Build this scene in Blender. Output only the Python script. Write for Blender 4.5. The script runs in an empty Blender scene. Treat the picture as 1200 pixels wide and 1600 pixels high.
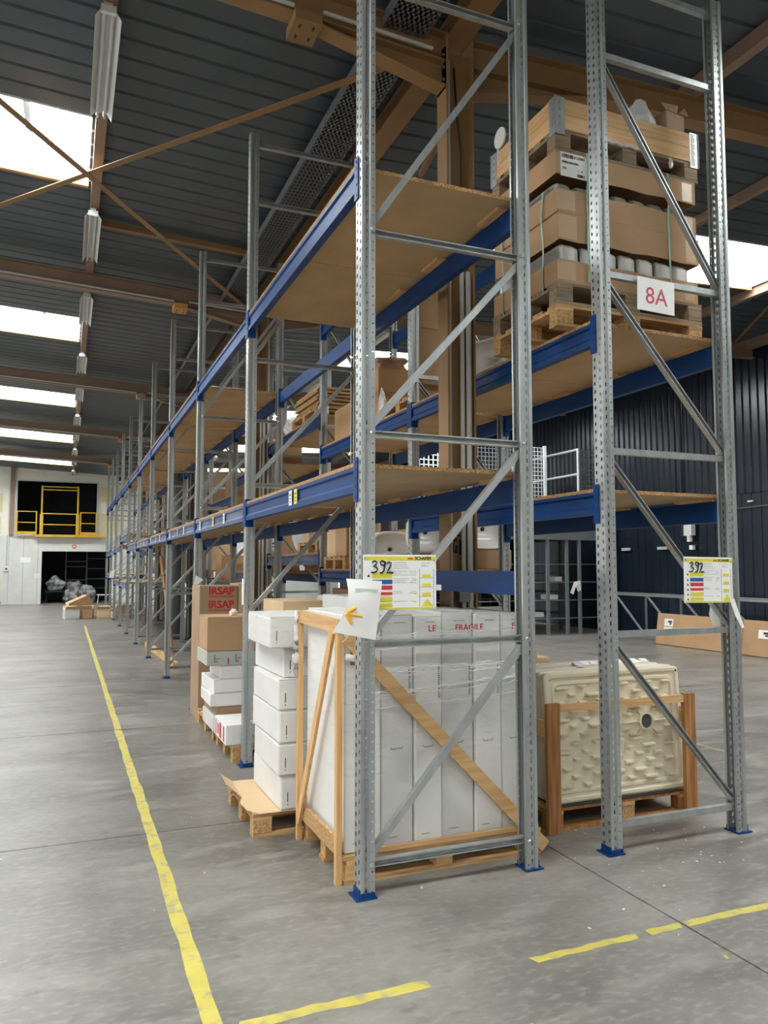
import bpy, bmesh, math, random
from mathutils import Vector, Matrix
random.seed(7)
R = math.radians
S = bpy.context.scene
COL = S.collection

# ------------------------------------------------------------------ camera
CAM_H, FPX, PITCH, YAW = 1.68, 1200.0, 4.0992, 22.4459
cam_d = bpy.data.cameras.new('camera'); cam = bpy.data.objects.new('camera', cam_d); COL.objects.link(cam)
cam_d.sensor_fit = 'VERTICAL'; cam_d.sensor_height = 36.0; cam_d.lens = FPX / 1600.0 * 36.0
cam_d.clip_start = 0.05; cam_d.clip_end = 200
cam.location = (0, 0, CAM_H); cam.rotation_euler = (R(90 + PITCH), 0, R(-YAW))
S.camera = cam
# ------------------------------------------------------------------ world, exposure
S.view_settings.view_transform = 'Standard'; S.view_settings.look = 'None'
S.view_settings.gamma = 1; S.view_settings.use_curve_mapping = False
S.view_settings.exposure = 0.86
SKY_EMIT = 12.5
W = bpy.data.worlds.new('overcast'); S.world = W; W.use_nodes = True
bg = W.node_tree.nodes['Background']; bg.inputs[0].default_value = (1.0, 0.99, 0.965, 1); bg.inputs[1].default_value = 0.86
S.cycles.max_bounces = 8; S.cycles.diffuse_bounces = 4; S.cycles.glossy_bounces = 3
S.cycles.transparent_max_bounces = 12; S.cycles.sample_clamp_indirect = 6.0
S.cycles.use_denoising = True

# ------------------------------------------------------------------ pixel helpers (directions only; distance is given)
_p, _w = R(PITCH), R(YAW)
_fw = Vector((math.sin(_w)*math.cos(_p), math.cos(_w)*math.cos(_p), math.sin(_p)))
_rt = Vector((math.cos(_w), -math.sin(_w), 0)); _up = _rt.cross(_fw)
def _ray(x, y): return _fw + _rt*((x-600)/FPX) - _up*((y-800)/FPX)
def atY(x, y, Y):
    d = _ray(x, y); return Vector((0, 0, CAM_H)) + d*(Y/d.y)
def atZ(x, y, z):
    d = _ray(x, y); return Vector((0, 0, CAM_H)) + d*((z-CAM_H)/d.z)
def atX(x, y, X):
    d = _ray(x, y); return Vector((0, 0, CAM_H)) + d*(X/d.x)

# ------------------------------------------------------------------ materials
def lin(c): return tuple(((v/255)/12.92 if v/255 <= 0.04045 else ((v/255+0.055)/1.055)**2.4) for v in c) + (1,)
MATS = {}
def mat(name, rgb, rough=0.6, metal=0.0, var=0.12, scale=6.0, stretch=(1, 1, 1), bump=0.0, bscale=None, rgb2=None,
        rand=0.0, spec=0.5, coords='Object', detail=5):
    m = bpy.data.materials.new(name); m.use_nodes = True; MATS[name] = m
    nt = m.node_tree; N = nt.nodes; L = nt.links; b = N['Principled BSDF']
    b.inputs['Roughness'].default_value = rough; b.inputs['Metallic'].default_value = metal
    b.inputs['Specular IOR Level'].default_value = spec
    if coords == 'World':
        g = N.new('ShaderNodeNewGeometry'); src = g.outputs['Position']
    else:
        g = N.new('ShaderNodeTexCoord'); src = g.outputs['Object']
    mp = N.new('ShaderNodeMapping'); mp.inputs['Scale'].default_value = stretch; L.new(src, mp.inputs['Vector'])
    if rand:
        oi = N.new('ShaderNodeObjectInfo'); va = N.new('ShaderNodeVectorMath'); va.operation = 'ADD'
        mu = N.new('ShaderNodeMath'); mu.operation = 'MULTIPLY'; mu.inputs[1].default_value = 37.0
        L.new(oi.outputs['Random'], mu.inputs[0]); L.new(mp.outputs[0], va.inputs[0]); L.new(mu.outputs[0], va.inputs[1]); vec = va.outputs[0]
    else: vec = mp.outputs[0]
    n = N.new('ShaderNodeTexNoise'); n.inputs['Scale'].default_value = scale; n.inputs['Detail'].default_value = detail
    L.new(vec, n.inputs['Vector'])
    r = N.new('ShaderNodeValToRGB'); c1 = lin(rgb)
    c2 = lin(rgb2) if rgb2 else tuple(min(1, v*(1+var)) for v in c1[:3]) + (1,)
    c1 = c1 if rgb2 else tuple(v*(1-var) for v in c1[:3]) + (1,)
    r.color_ramp.elements[0].position = 0.33; r.color_ramp.elements[1].position = 0.67
    r.color_ramp.elements[0].color = c1; r.color_ramp.elements[1].color = c2
    L.new(n.outputs['Fac'], r.inputs[0]); out = r.outputs[0]
    if rand:
        hv = N.new('ShaderNodeHueSaturation'); ma = N.new('ShaderNodeMapRange')
        ma.inputs[3].default_value = 1-rand; ma.inputs[4].default_value = 1+rand
        L.new(oi.outputs['Random'], ma.inputs[0]); L.new(ma.outputs[0], hv.inputs['Value']); L.new(out, hv.inputs['Color']); out = hv.outputs[0]
    L.new(out, b.inputs['Base Color'])
    if bump:
        n2 = N.new('ShaderNodeTexNoise'); n2.inputs['Scale'].default_value = bscale or scale*4; n2.inputs['Detail'].default_value = 3
        L.new(vec, n2.inputs['Vector']); bp = N.new('ShaderNodeBump'); bp.inputs['Strength'].default_value = bump; bp.inputs['Distance'].default_value = 0.02
        L.new(n2.outputs['Fac'], bp.inputs['Height']); L.new(bp.outputs[0], b.inputs['Normal'])
    return m
mat('galv', (158, 163, 163), 0.36, 0.6, rgb2=(182, 186, 185), scale=5, stretch=(2, 2, .35))
mat('galv_flat', (148, 152, 152), 0.5, 0.45, rgb2=(176, 179, 178), scale=7)
mat('blue', (0, 55, 112), 0.45, 0, var=.16, scale=5, stretch=(1, .5, 3), spec=.25)
mat('blue_worn', (46, 68, 108), 0.45, 0, rgb2=(90, 102, 130), scale=4, stretch=(1, .6, 2), spec=.4)
mat('chipboard', (172, 146, 110), 0.75, rgb2=(184, 158, 120), scale=3, bump=.05, bscale=200)
mat('chip_edge', (150, 108, 64), 0.9, rgb2=(214, 172, 118), scale=120, bump=.6, bscale=160, detail=2)
mat('pine', (196, 152, 100), 0.65, rgb2=(218, 180, 128), scale=5, stretch=(.6, 9, 9), bump=.1, rand=.08)
mat('pine_y', (196, 152, 100), 0.65, rgb2=(218, 180, 128), scale=5, stretch=(9, .6, 9), bump=.1, rand=.08)
mat('pine_z', (200, 154, 100), 0.65, rgb2=(222, 180, 126), scale=5, stretch=(9, 9, .6), bump=.1, rand=.06)
mat('pine_dark', (140, 92, 50), 0.7, rgb2=(186, 132, 80), scale=5, stretch=(9, 9, .6), bump=.15, rand=.06)
mat('pallet_wood', (160, 122, 78), 0.8, rgb2=(204, 168, 118), scale=6, stretch=(.7, 6, 6), bump=.2, rand=.14)
mat('pallet_grey', (122, 106, 86), 0.85, rgb2=(158, 138, 110), scale=6, stretch=(.7, 6, 6), bump=.2, rand=.14)
mat('card', (174, 140, 104), 0.8, var=.07, scale=3, stretch=(1, 1, 1), bump=.08, bscale=20, rand=.09)
mat('card_grey', (158, 132, 106), 0.8, var=.07, scale=3, bump=.08, bscale=20, rand=.07)
mat('card_light', (206, 178, 140), 0.8, var=.06, scale=3, bump=.06, bscale=20, rand=.06)
mat('white_card', (222, 222, 218), 0.6, var=.04, scale=4, bump=.12, bscale=7, rand=.03)
mat('white_card_b', (206, 206, 203), 0.55, var=.06, scale=4, bump=.2, bscale=6, rand=.04)
mat('paper', (238, 238, 236), 0.7, var=.01)
mat('grey_print', (176, 178, 172), 0.7, var=.04)
mat('cream_abs', (222, 212, 186), 0.45, var=.03, scale=3)
mat('ceramic', (228, 228, 224), 0.15, var=.02, scale=3)
mat('ceramic_raw', (190, 188, 182), 0.55, var=.08, scale=5)
mat('black', (18, 18, 19), 0.5, var=.1)
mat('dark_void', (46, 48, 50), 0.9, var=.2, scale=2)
mat('dark_shelf', (44, 47, 48), 0.7, var=.15)
mat('red_ink', (186, 40, 46), 0.6, var=.03)
mat('red_sign', (196, 44, 84), 0.6, var=.03)
mat('ink', (22, 22, 24), 0.6, var=.05)
mat('ink_grey', (128, 128, 130), 0.7, var=.05)
mat('y_print', (222, 214, 66), 0.6, var=.02)
mat('b_print', (36, 92, 172), 0.6, var=.02)
mat('r_print', (206, 54, 62), 0.6, var=.02)
mat('orange_ink', (250, 190, 64), 0.6, var=.02)
mat('plastic_white', (226, 228, 228), 0.35, var=.03)
mat('strap_green', (132, 176, 152), 0.35, var=.08, scale=20)
mat('strap_black', (20, 20, 22), 0.5, var=.1)
mat('steel_tan', (140, 108, 70), 0.55, var=.1, scale=3, bump=.03)
mat('steel_rose', (138, 114, 96), 0.55, var=.08, scale=3)
mat('steel_orange', (204, 152, 88), 0.5, var=.08, scale=3)
mat('conduit', (178, 180, 176), 0.45, var=.05)
mat('roof_deck', (74, 83, 90), 0.45, 0.1, var=.08, scale=2.5, coords='World')
mat('roof_perf', (104, 108, 110), 0.6, var=.1)
mat('roof_blocker', (60, 64, 68), 0.8, var=.05)
mat('fixture', (214, 218, 216), 0.4, var=.03)
mat('navy', (24, 34, 46), 0.25, 0.0, var=.1, scale=2, spec=.6)
mat('navy_dark', (24, 32, 42), 0.6, var=.1)
mat('wall_grey', (205, 206, 200), 0.75, rgb2=(216, 217, 212), scale=2)
mat('wall_cream', (222, 216, 198), 0.8, rgb2=(232, 230, 222), scale=2.5)
mat('wall_yellowish', (214, 204, 158), 0.8, var=.05)
mat('y_paint', (206, 164, 48), 0.5, var=.1, scale=4)
mat('y_rail', (226, 210, 70), 0.5, var=.05)
mat('grey_steel', (118, 122, 124), 0.5, .2, var=.06)
mat('grey_dark', (70, 72, 72), 0.55, var=.08)
mat('white_steel', (206, 210, 212), 0.4, var=.04)
mat('curb', (196, 208, 212), 0.6, var=.06)
mat('col_grey', (84, 88, 86), 0.5, var=.08)
mat('wood_chip_block', (168, 128, 82), 0.9, rgb2=(208, 170, 118), scale=70, bump=.6, bscale=90, detail=2)
mat('sign_orange', (204, 128, 104), .6, var=.05)
mat('beige_tape', (188, 156, 120), 0.3, var=.03)

# concrete floor: worn power-floated slab
m = mat('concrete', (112, 109, 103), 0.6, rgb2=(140, 137, 130), scale=1.3, coords='World', detail=8)
nt = m.node_tree; N = nt.nodes; L = nt.links; b = N['Principled BSDF']
base = b.inputs['Base Color'].links[0].from_socket
g = [n for n in N if n.type == 'NEW_GEOMETRY'][0]
def _noise(scale, detail, stretch=(1, 1, 1), lo=.4, hi=.62):
    mp = N.new('ShaderNodeMapping'); mp.inputs['Scale'].default_value = stretch; L.new(g.outputs['Position'], mp.inputs['Vector'])
    n = N.new('ShaderNodeTexNoise'); n.inputs['Scale'].default_value = scale; n.inputs['Detail'].default_value = detail
    L.new(mp.outputs[0], n.inputs['Vector'])
    r = N.new('ShaderNodeMapRange'); r.inputs[1].default_value = lo; r.inputs[2].default_value = hi; r.clamp = True; L.new(n.outputs['Fac'], r.inputs[0])
    return r.outputs[0], n
def _mix(fac, a, c, mode='MIX'):
    x = N.new('ShaderNodeMix'); x.data_type = 'RGBA'; x.blend_type = mode
    L.new(fac, x.inputs[0]); L.new(a, x.inputs[6]); x.inputs[7].default_value = c; return x.outputs[2]
f1, _ = _noise(.7, 7, (.7, 1.8, 1), .46, .66); f2, _ = _noise(3.2, 8, (.7, 2.2, 1), .52, .72); f3, n3 = _noise(26, 8, (1, 1, 1), .35, .8); f4, _ = _noise(9, 9, (1, 1.5, 1), .55, .72)
def _sc(f, k):
    q = N.new('ShaderNodeMath'); q.operation = 'MULTIPLY'; q.inputs[1].default_value = k; L.new(f, q.inputs[0]); return q.outputs[0]
c = _mix(_sc(f1, .8), base, lin((94, 91, 86))); c = _mix(_sc(f2, .55), c, lin((158, 154, 146))); c = _mix(_sc(f4, .55), c, lin((96, 93, 87))); f5, _ = _noise(19, 9, (.8, 1.6, 1), .5, .68); c = _mix(_sc(f5, .5), c, lin((156, 152, 144))); c = _mix(_sc(f3, .28), c, lin((112, 111, 107)))
L.new(c, b.inputs['Base Color'])
rr = N.new('ShaderNodeMapRange'); rr.inputs[3].default_value = .34; rr.inputs[4].default_value = .56; L.new(f2, rr.inputs[0]); L.new(rr.outputs[0], b.inputs['Roughness'])
bp = N.new('ShaderNodeBump'); bp.inputs['Strength'].default_value = .12; bp.inputs['Distance'].default_value = .01; L.new(n3.outputs['Fac'], bp.inputs['Height']); L.new(bp.outputs[0], b.inputs['Normal'])
# worn yellow floor paint
m = mat('floor_paint', (188, 174, 74), 0.6, rgb2=(200, 188, 92), scale=6, coords='World')
nt = m.node_tree; N = nt.nodes; L = nt.links; b = N['Principled BSDF']; base = b.inputs['Base Color'].links[0].from_socket
g = [n for n in N if n.type == 'NEW_GEOMETRY'][0]
fa, _ = _noise(14, 8, (1, 1, 1), .5, .66); c = _mix(_sc(fa, .85), base, lin((150, 147, 120))); fb, _ = _noise(3.2, 5, (1, 1, 1), .5, .75); c = _mix(_sc(fb, .55), c, lin((176, 170, 96)))
L.new(c, b.inputs['Base Color'])
mat('floor_paint_faded', (140, 136, 108), .6, rgb2=(156, 152, 114), scale=5, coords='World')
# emissive skylight pane
m = bpy.data.materials.new('skylight_pane'); m.use_nodes = True; MATS['skylight_pane'] = m
b = m.node_tree.nodes['Principled BSDF']; b.inputs['Base Color'].default_value = (.9, .93, .95, 1)
b.inputs['Emission Color'].default_value = (1, 1, .985, 1); b.inputs['Emission Strength'].default_value = SKY_EMIT
# clear film
def film(name, alpha, streak, rough=.12, bmp=.7, amax=.55):
    m = bpy.data.materials.new(name); m.use_nodes = True; MATS[name] = m
    nt = m.node_tree; N = nt.nodes; L = nt.links; b = N['Principled BSDF']
    b.inputs['Base Color'].default_value = (.92, .92, .91, 1); b.inputs['Roughness'].default_value = rough
    b.inputs['Specular IOR Level'].default_value = .8
    tc = N.new('ShaderNodeTexCoord'); mp = N.new('ShaderNodeMapping'); mp.inputs['Scale'].default_value = streak; L.new(tc.outputs['Object'], mp.inputs[0])
    n = N.new('ShaderNodeTexNoise'); n.inputs['Scale'].default_value = 9; n.inputs['Detail'].default_value = 6; L.new(mp.outputs[0], n.inputs[0])
    r = N.new('ShaderNodeMapRange'); r.inputs[1].default_value = .52; r.inputs[2].default_value = .82; r.inputs[3].default_value = alpha; r.inputs[4].default_value = min(1, alpha+amax); L.new(n.outputs['Fac'], r.inputs[0])
    L.new(r.outputs[0], b.inputs['Alpha'])
    bp = N.new('ShaderNodeBump'); bp.inputs['Strength'].default_value = bmp; bp.inputs['Distance'].default_value = .02; L.new(n.outputs['Fac'], bp.inputs['Height']); L.new(bp.outputs[0], b.inputs['Normal'])
film('film', .03, (1.0, 1.0, 5), .25, .0, .22); film('film_dense', .55, (1, 1, 1), .2); film('film_strand', .88, (1, 1, 4), .15, .2)
film('film_grey', .82, (1, 1, 1), .25)
mat('bag_grey', (70, 72, 74), .22, var=.5, scale=5, rgb2=(176, 178, 178), bump=1.0, bscale=9)

# ------------------------------------------------------------------ mesh builder
class MB:
    def __init__(s): s.v = []; s.f = []
    def add(s, vs, fs):
        o = len(s.v); s.v += [tuple(v) for v in vs]; s.f += [tuple(i+o for i in f) for f in fs]; return s
    def box(s, x0, x1, y0, y1, z0, z1, M=None):
        vs = [Vector(p) for p in ((x0,y0,z0),(x1,y0,z0),(x1,y1,z0),(x0,y1,z0),(x0,y0,z1),(x1,y0,z1),(x1,y1,z1),(x0,y1,z1))]
        if M is not None: vs = [M @ v for v in vs]
        return s.add(vs, [(0,3,2,1),(4,5,6,7),(0,1,5,4),(1,2,6,5),(2,3,7,6),(3,0,4,7)])
    def bar(s, p, q, w, h, up=(0,0,1)):
        p = Vector(p); q = Vector(q); d = (q-p); Ln = d.length; d.normalize(); u = Vector(up); sd = d.cross(u)
        if sd.length < 1e-4: sd = d.cross(Vector((0,1,0)))
        sd.normalize(); u = sd.cross(d)
        vs = [p+sd*a*w/2+u*b*h/2+d*t for t in (0, Ln) for a, b in ((-1,-1),(1,-1),(1,1),(-1,1))]
        return s.add(vs, [(0,1,2,3),(7,6,5,4),(0,4,5,1),(1,5,6,2),(2,6,7,3),(3,7,4,0)])
    def prism(s, prof, p, q, U, V, closed=True, caps=True):
        """profile points (a,b) placed as p+a*U+b*V and swept p->q"""
        p = Vector(p); q = Vector(q); U = Vector(U); V = Vector(V); n = len(prof)
        vs = [p+U*a+V*b for a, b in prof] + [q+U*a+V*b for a, b in prof]
        fs = [(i, (i+1) % n, n+(i+1) % n, n+i) for i in range(n if closed else n-1)]
        if closed and caps: fs += [tuple(range(n-1, -1, -1)), tuple(range(n, 2*n))]
        return s.add(vs, fs)
    def tube(s, pts, r, n=6, caps=True):
        pts = [Vector(p) for p in pts]; rings = []
        rs = r if isinstance(r, (list, tuple)) else [r]*len(pts)
        for i, p in enumerate(pts):
            d = (pts[min(i+1, len(pts)-1)]-pts[max(i-1, 0)]).normalized()
            a = d.cross(Vector((0,0,1)));
            if a.length < 1e-3: a = d.cross(Vector((0,1,0)))
            a.normalize(); b = a.cross(d)
            rings.append([p+(a*math.cos(2*math.pi*k/n)+b*math.sin(2*math.pi*k/n))*rs[i] for k in range(n)])
        o = [v for rg in rings for v in rg]
        fs = [(i*n+k, i*n+(k+1) % n, (i+1)*n+(k+1) % n, (i+1)*n+k) for i in range(len(pts)-1) for k in range(n)]
        if caps: fs += [tuple(range(n-1, -1, -1)), tuple((len(pts)-1)*n+k for k in range(n))]
        return s.add(o, fs)
    def poly(s, pts, z0, z1):
        """flat outline (x,y) extruded in z"""
        n = len(pts)
        return s.add([(x,y,z0) for x,y in pts]+[(x,y,z1) for x,y in pts],
                     [tuple(range(n-1,-1,-1)), tuple(range(n,2*n))]+[(i,(i+1)%n,n+(i+1)%n,n+i) for i in range(n)])
    def mesh(s, name, m, smooth=False):
        me = bpy.data.meshes.new(name); me.from_pydata(s.v, [], s.f)
        me.materials.append(MATS[m] if isinstance(m, str) else m)
        if smooth: me.polygons.foreach_set('use_smooth', [True]*len(me.polygons))
        me.update(); return me
    def obj(s, name, m, parent=None, smooth=False): return link(name, s.mesh(name, m, smooth), parent)
def link(name, me, parent=None, loc=None, rot=None):
    o = bpy.data.objects.new(name, me); COL.objects.link(o)
    if parent is not None: o.parent = parent
    if loc is not None: o.location = loc
    if rot is not None: o.rotation_euler = rot
    return o
def tag(o, label=None, cat=None, group=None, kind=None):
    if label: o['label'] = label
    if cat: o['category'] = cat
    if group: o['group'] = group
    if kind: o['kind'] = kind
    return o
def thing(name, label, cat, loc=(0,0,0), rot=(0,0,0), group=None):
    o = bpy.data.objects.new(name, None); COL.objects.link(o); o.empty_display_size = .1
    o.location = loc; o.rotation_euler = rot
    return tag(o, label, cat, group)
def copy_tree(o, parent=None):
    c = o.copy(); COL.objects.link(c)
    if parent is not None: c.parent = parent
    for ch in o.children: copy_tree(ch, c)
    return c
def struct(o): o['kind'] = 'structure'; return o
def bevel(me, w=.004, seg=1):
    bm = bmesh.new(); bm.from_mesh(me); bmesh.ops.bevel(bm, geom=list(bm.edges), offset=w, segments=seg, affect='EDGES', profile=.7)
    bm.to_mesh(me); bm.free(); me.update(); return me
_txt = {}
def text_mesh(s, size, m, bold=0.0, align='LEFT', name='lettering'):
    key = (s, size, m, bold, align)
    if key in _txt: return _txt[key]
    cu = bpy.data.curves.new('t', 'FONT'); cu.body = s; cu.size = size; cu.offset = bold*size; cu.align_x = align; cu.extrude = .0004; cu.resolution_u = 3
    o = bpy.data.objects.new('t', cu); COL.objects.link(o)
    dg = bpy.context.evaluated_depsgraph_get(); me = bpy.data.meshes.new_from_object(o.evaluated_get(dg)); me.name = name
    bpy.data.objects.remove(o); bpy.data.curves.remove(cu)
    me.materials.clear(); me.materials.append(MATS[m]); _txt[key] = me; return me
FRONT = (R(90), 0, 0); LEFT = (R(90), 0, R(-90))
def text(s, size, m, loc, rot, parent, bold=0.0, align='LEFT', name='lettering'):
    return link(name, text_mesh(s, size, m, bold, align, name), parent, loc, rot)
ORD = ['first','second','third','fourth','fifth','sixth','seventh','eighth','ninth','tenth','eleventh','twelfth']

# ------------------------------------------------------------------ layout constants (metres)
Y0, PITCHY, NF = 3.793, 2.79, 11
YK = [Y0 + PITCHY*k for k in range(NF)]
AX0, AX1 = 1.42, 2.48        # front rack run: outer faces of its posts
BX0, BX1 = 2.985, 4.045      # rear rack run
RAFT = [5.16 + 6.62*k for k in range(-2, 5)]
VALLEY = 2.74; ROOF0 = 5.98; SL = 0.045
def roofz(x): return ROOF0 + SL*abs(x-VALLEY)
WX, YB = 13.3, 38.5
XL, YF = -12.0, -8.0
exec_order = []

# ================================================================== STRUCTURE
# ---- floor: concrete slabs with sawn joints
fl = MB().box(XL, WX+.3, YF, YB+4, -.2, -.012).obj('floor', 'navy_dark'); struct(fl)
jy = [5.18+3.35*k for k in range(-4, 12)]; jx = [XL, -3.95, 2.735, 9.42, WX+.07]
ys = [YF]+[v for v in jy if YF < v < YB+4]+[YB+4]
for i in range(len(jx)-1):
    for j in range(len(ys)-1):
        g_ = .0055
        MB().box(jx[i]+g_, jx[i+1]-g_, ys[j]+g_, ys[j+1]-g_, -.1, 0).obj('slab', 'concrete', fl)

# ---- roof deck: ribbed sheets running across, openings for the skylights
SKY_L, SKY_R = (-4.9, .12), (5.4, 10.4); SKY_HALF = .68
SKYC = [8.5+6.62*k for k in range(-2, 5)]
ceil = MB(); 
ceil.add([(XL,YF,roofz(XL)+.75),(VALLEY,YF,ROOF0+.75),(VALLEY,YB+4,ROOF0+.75),(XL,YB+4,roofz(XL)+.75),(WX+.2,YF,roofz(WX)+.75),(WX+.2,YB+4,roofz(WX)+.75)],
         [(0,1,2,3),(1,4,5,2)])
ceil = struct(ceil.obj('ceiling_blocker', 'roof_blocker'))  # unseen backing slab above the deck, added to block light
def deck(x0, x1, y0, y1):
    n = max(1, round((y1-y0)/.25)); p = (y1-y0)/n; prof = []
    for i in range(n):
        yb = y0+i*p
        prof += [(yb, 0), (yb+p*.80, 0), (yb+p*.85, .022), (yb+p*.92, .022), (yb+p*.97, 0)]
    prof.append((y1, 0))
    b = MB(); z0, z1 = roofz(x0), roofz(x1); k = len(prof)
    b.add([(x0, y, z0+h) for y, h in prof]+[(x1, y, z1+h) for y, h in prof], [(i, i+1, k+i+1, k+i) for i in range(k-1)])
    return b.obj('roof_sheet', 'roof_deck', ceil)
yy = YF
edges = [YF]
for c in SKYC: edges += [c-SKY_HALF, c+SKY_HALF]
edges += [YB]
for i in range(len(edges)-1):
    a_, b_ = edges[i], edges[i+1]; hole = i % 2 == 1
    nseg = max(1, round((b_-a_)/1.05)) if not hole else 1
    for s in range(nseg):
        u0, u1 = a_+(b_-a_)*s/nseg, a_+(b_-a_)*(s+1)/nseg
        if hole:
            for x0, x1 in ((XL, SKY_L[0]), (SKY_L[1], VALLEY), (VALLEY, SKY_R[0]), (SKY_R[1], WX)): deck(x0, x1, u0, u1)
        else:
            deck(XL, VALLEY, u0, u1); deck(VALLEY, WX, u0, u1)
# skylights: curb, mullioned pane, angle trim
n_ = 0
for c in SKYC:
    for (x0, x1) in (SKY_L, SKY_R):
        n_ += 1
        zc = min(roofz(x0), roofz(x1)); z0a, z1a = roofz(x0), roofz(x1)
        w = MB(); t = .03; y0, y1 = c-SKY_HALF, c+SKY_HALF
        for (ya, yb2) in ((y0-t, y0), (y1, y1+t)):
            w.add([(x0,ya,z0a),(x1,ya,z1a),(x1,yb2,z1a),(x0,yb2,z0a),(x0,ya,z0a+.34),(x1,ya,z1a+.34),(x1,yb2,z1a+.34),(x0,yb2,z0a+.34)],
                  [(0,3,2,1),(4,5,6,7),(0,1,5,4),(1,2,6,5),(2,3,7,6),(3,0,4,7)])
        for xa, z in ((x0-t, z0a), (x1, z1a)): w.box(xa, xa+t, y0, y1, z, z+.34)
        w = struct(w.obj('window_%d' % n_, 'curb'))
        p = MB(); p.add([(x0,y0,z0a+.33),(x1,y0,z1a+.33),(x1,y1,z1a+.33),(x0,y1,z0a+.33),(x0,y0,z0a+.35),(x1,y0,z1a+.35),(x1,y1,z1a+.35),(x0,y1,z0a+.35)],
                        [(0,3,2,1),(4,5,6,7),(0,1,5,4),(1,2,6,5),(2,3,7,6),(3,0,4,7)])
        p.obj('pane', 'skylight_pane', w)
        m_ = MB(); xm = x1-.62 if x1 < 2 else x0+.62
        m_.box(xm-.03, xm+.03, y0, y1, roofz(xm)+.24, roofz(xm)+.30); m_.obj('mullion', 'curb', w)
        a = MB()
        for ya in (y1+.005,):
            a.bar((x0, ya+.02, z0a-.03), (x1, ya+.02, z1a-.03), .05, .05)
        a.obj('trim_angle', 'steel_orange', w)

# ---- walls
wr = struct(MB().box(WX+.075, WX+.25, YF, YB, -.02, roofz(WX)+.8).obj('wall_right', 'navy_dark'))
b = MB(); prof = []; n = 5; p = 1.0/n
for i in range(n):
    yb = i*p; prof += [(yb, 0), (yb+p*.5, 0), (yb+p*.6, .035), (yb+p*.9, .035)]
prof.append((1.0, 0)); k = len(prof)
b.add([(-h, y, 0) for y, h in prof]+[(-h, y, 1) for y, h in prof], [(i+1, i, k+i, k+i+1) for i in range(k-1)])
sheet = b.mesh('cladding_sheet', 'navy')
b = MB(); prof = []
for i in range(4): yb = i*.25; prof += [(yb, 0), (yb+.235, 0), (yb+.2375, -.012), (yb+.247, -.012)]
prof.append((1.0, 0)); k = len(prof)
b.add([(-h, y, 0) for y, h in prof]+[(-h, y, 1) for y, h in prof], [(i+1, i, k+i, k+i+1) for i in range(k-1)])
sheet2 = b.mesh('cladding_panel', 'navy')
for i in range(int(YB-YF)):
    o = link('cladding_sheet', sheet, wr, (WX+.04, YF+i, 3.25)); o.scale = (1, 1, roofz(WX)+.3-3.25)
    o = link('cladding_panel', sheet2, wr, (WX+.06, YF+i, 0)); o.scale = (1, 1, 3.25)
struct(MB().box(XL, WX+.1, YF-.2, YF, 0, roofz(XL)+.8).obj('wall_front_blocker', 'wall_grey'))  # unseen wall behind the camera, added to cut sky light from the front
# far wall with two openings
wb = MB()
UX0, UX1, UZ0, UZ1 = -2.12, 1.27, 3.17, 5.62      # upper opening
LX0, LX1, LZ1 = -1.03, 2.02, 2.40                  # lower doorway
zt = 3.10
wb.box(XL, LX0, YB, YB+.2, 0, zt); wb.box(LX1, WX, YB, YB+.2, 0, zt); wb.box(LX0, LX1, YB, YB+.2, LZ1, zt)
wb = struct(wb.obj('wall_back', 'wall_grey'))
u = MB(); zr = 7.2
u.box(XL, UX0, YB+.02, YB+.2, zt, zr); u.box(UX1, WX, YB+.02, YB+.2, zt, zr); u.box(UX0, UX1, YB+.02, YB+.2, UZ1, zr); u.box(UX0, UX1, YB+.02, YB+.2, zt, UZ0)
u.obj('upper_wall', 'wall_cream', wb)
for (x0, x1, z0, z1) in ((-3.6,-2.72,4.15,5.0), (-3.6,-2.75,3.15,3.95), (1.42,1.9,4.75,5.45), (1.42,2.3,3.15,4.2)):
    MB().box(x0, x1, YB+.005, YB+.03, z0, z1).obj('patch_panel', 'wall_yellowish', wb)
# wall panel joints, lower part
for i in range(9):
    x = -3.6+i*.6
    if x < LX0 or x > LX1: MB().box(x-.006, x+.006, YB-.004, YB+.01, 0, zt).obj('panel_joint', 'grey_steel', wb)
MB().box(-2.42, -2.24, YB-.12, YB+.02, 3.12, 6.3).obj('pilaster', 'steel_rose', wb)
MB().box(UX0-.05, UX1+.06, YB-.02, YB+.05, UZ1, UZ1+.06).obj('opening_frame', 'white_steel', wb)
MB().box(UX0-.05, UX0, YB-.02, YB+.05, UZ0, UZ1).obj('opening_frame', 'white_steel', wb)
MB().box(UX1, UX1+.06, YB-.02, YB+.05, UZ0, UZ1).obj('opening_frame', 'white_steel', wb)
# dark rooms behind the openings
MB().box(-4, 4, YB+3.9, YB+4, 0, 7).box(-4, -3.9, YB+.2, YB+4, 0, 7).box(3.9, 4, YB+.2, YB+4, 0, 7).box(-4, 4, YB+.2, YB+4, 2.75, 2.95).box(-4, 4, YB+.2, YB+4, 5.9, 6).obj('wall_recess', 'dark_void')['kind'] = 'structure'

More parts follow.
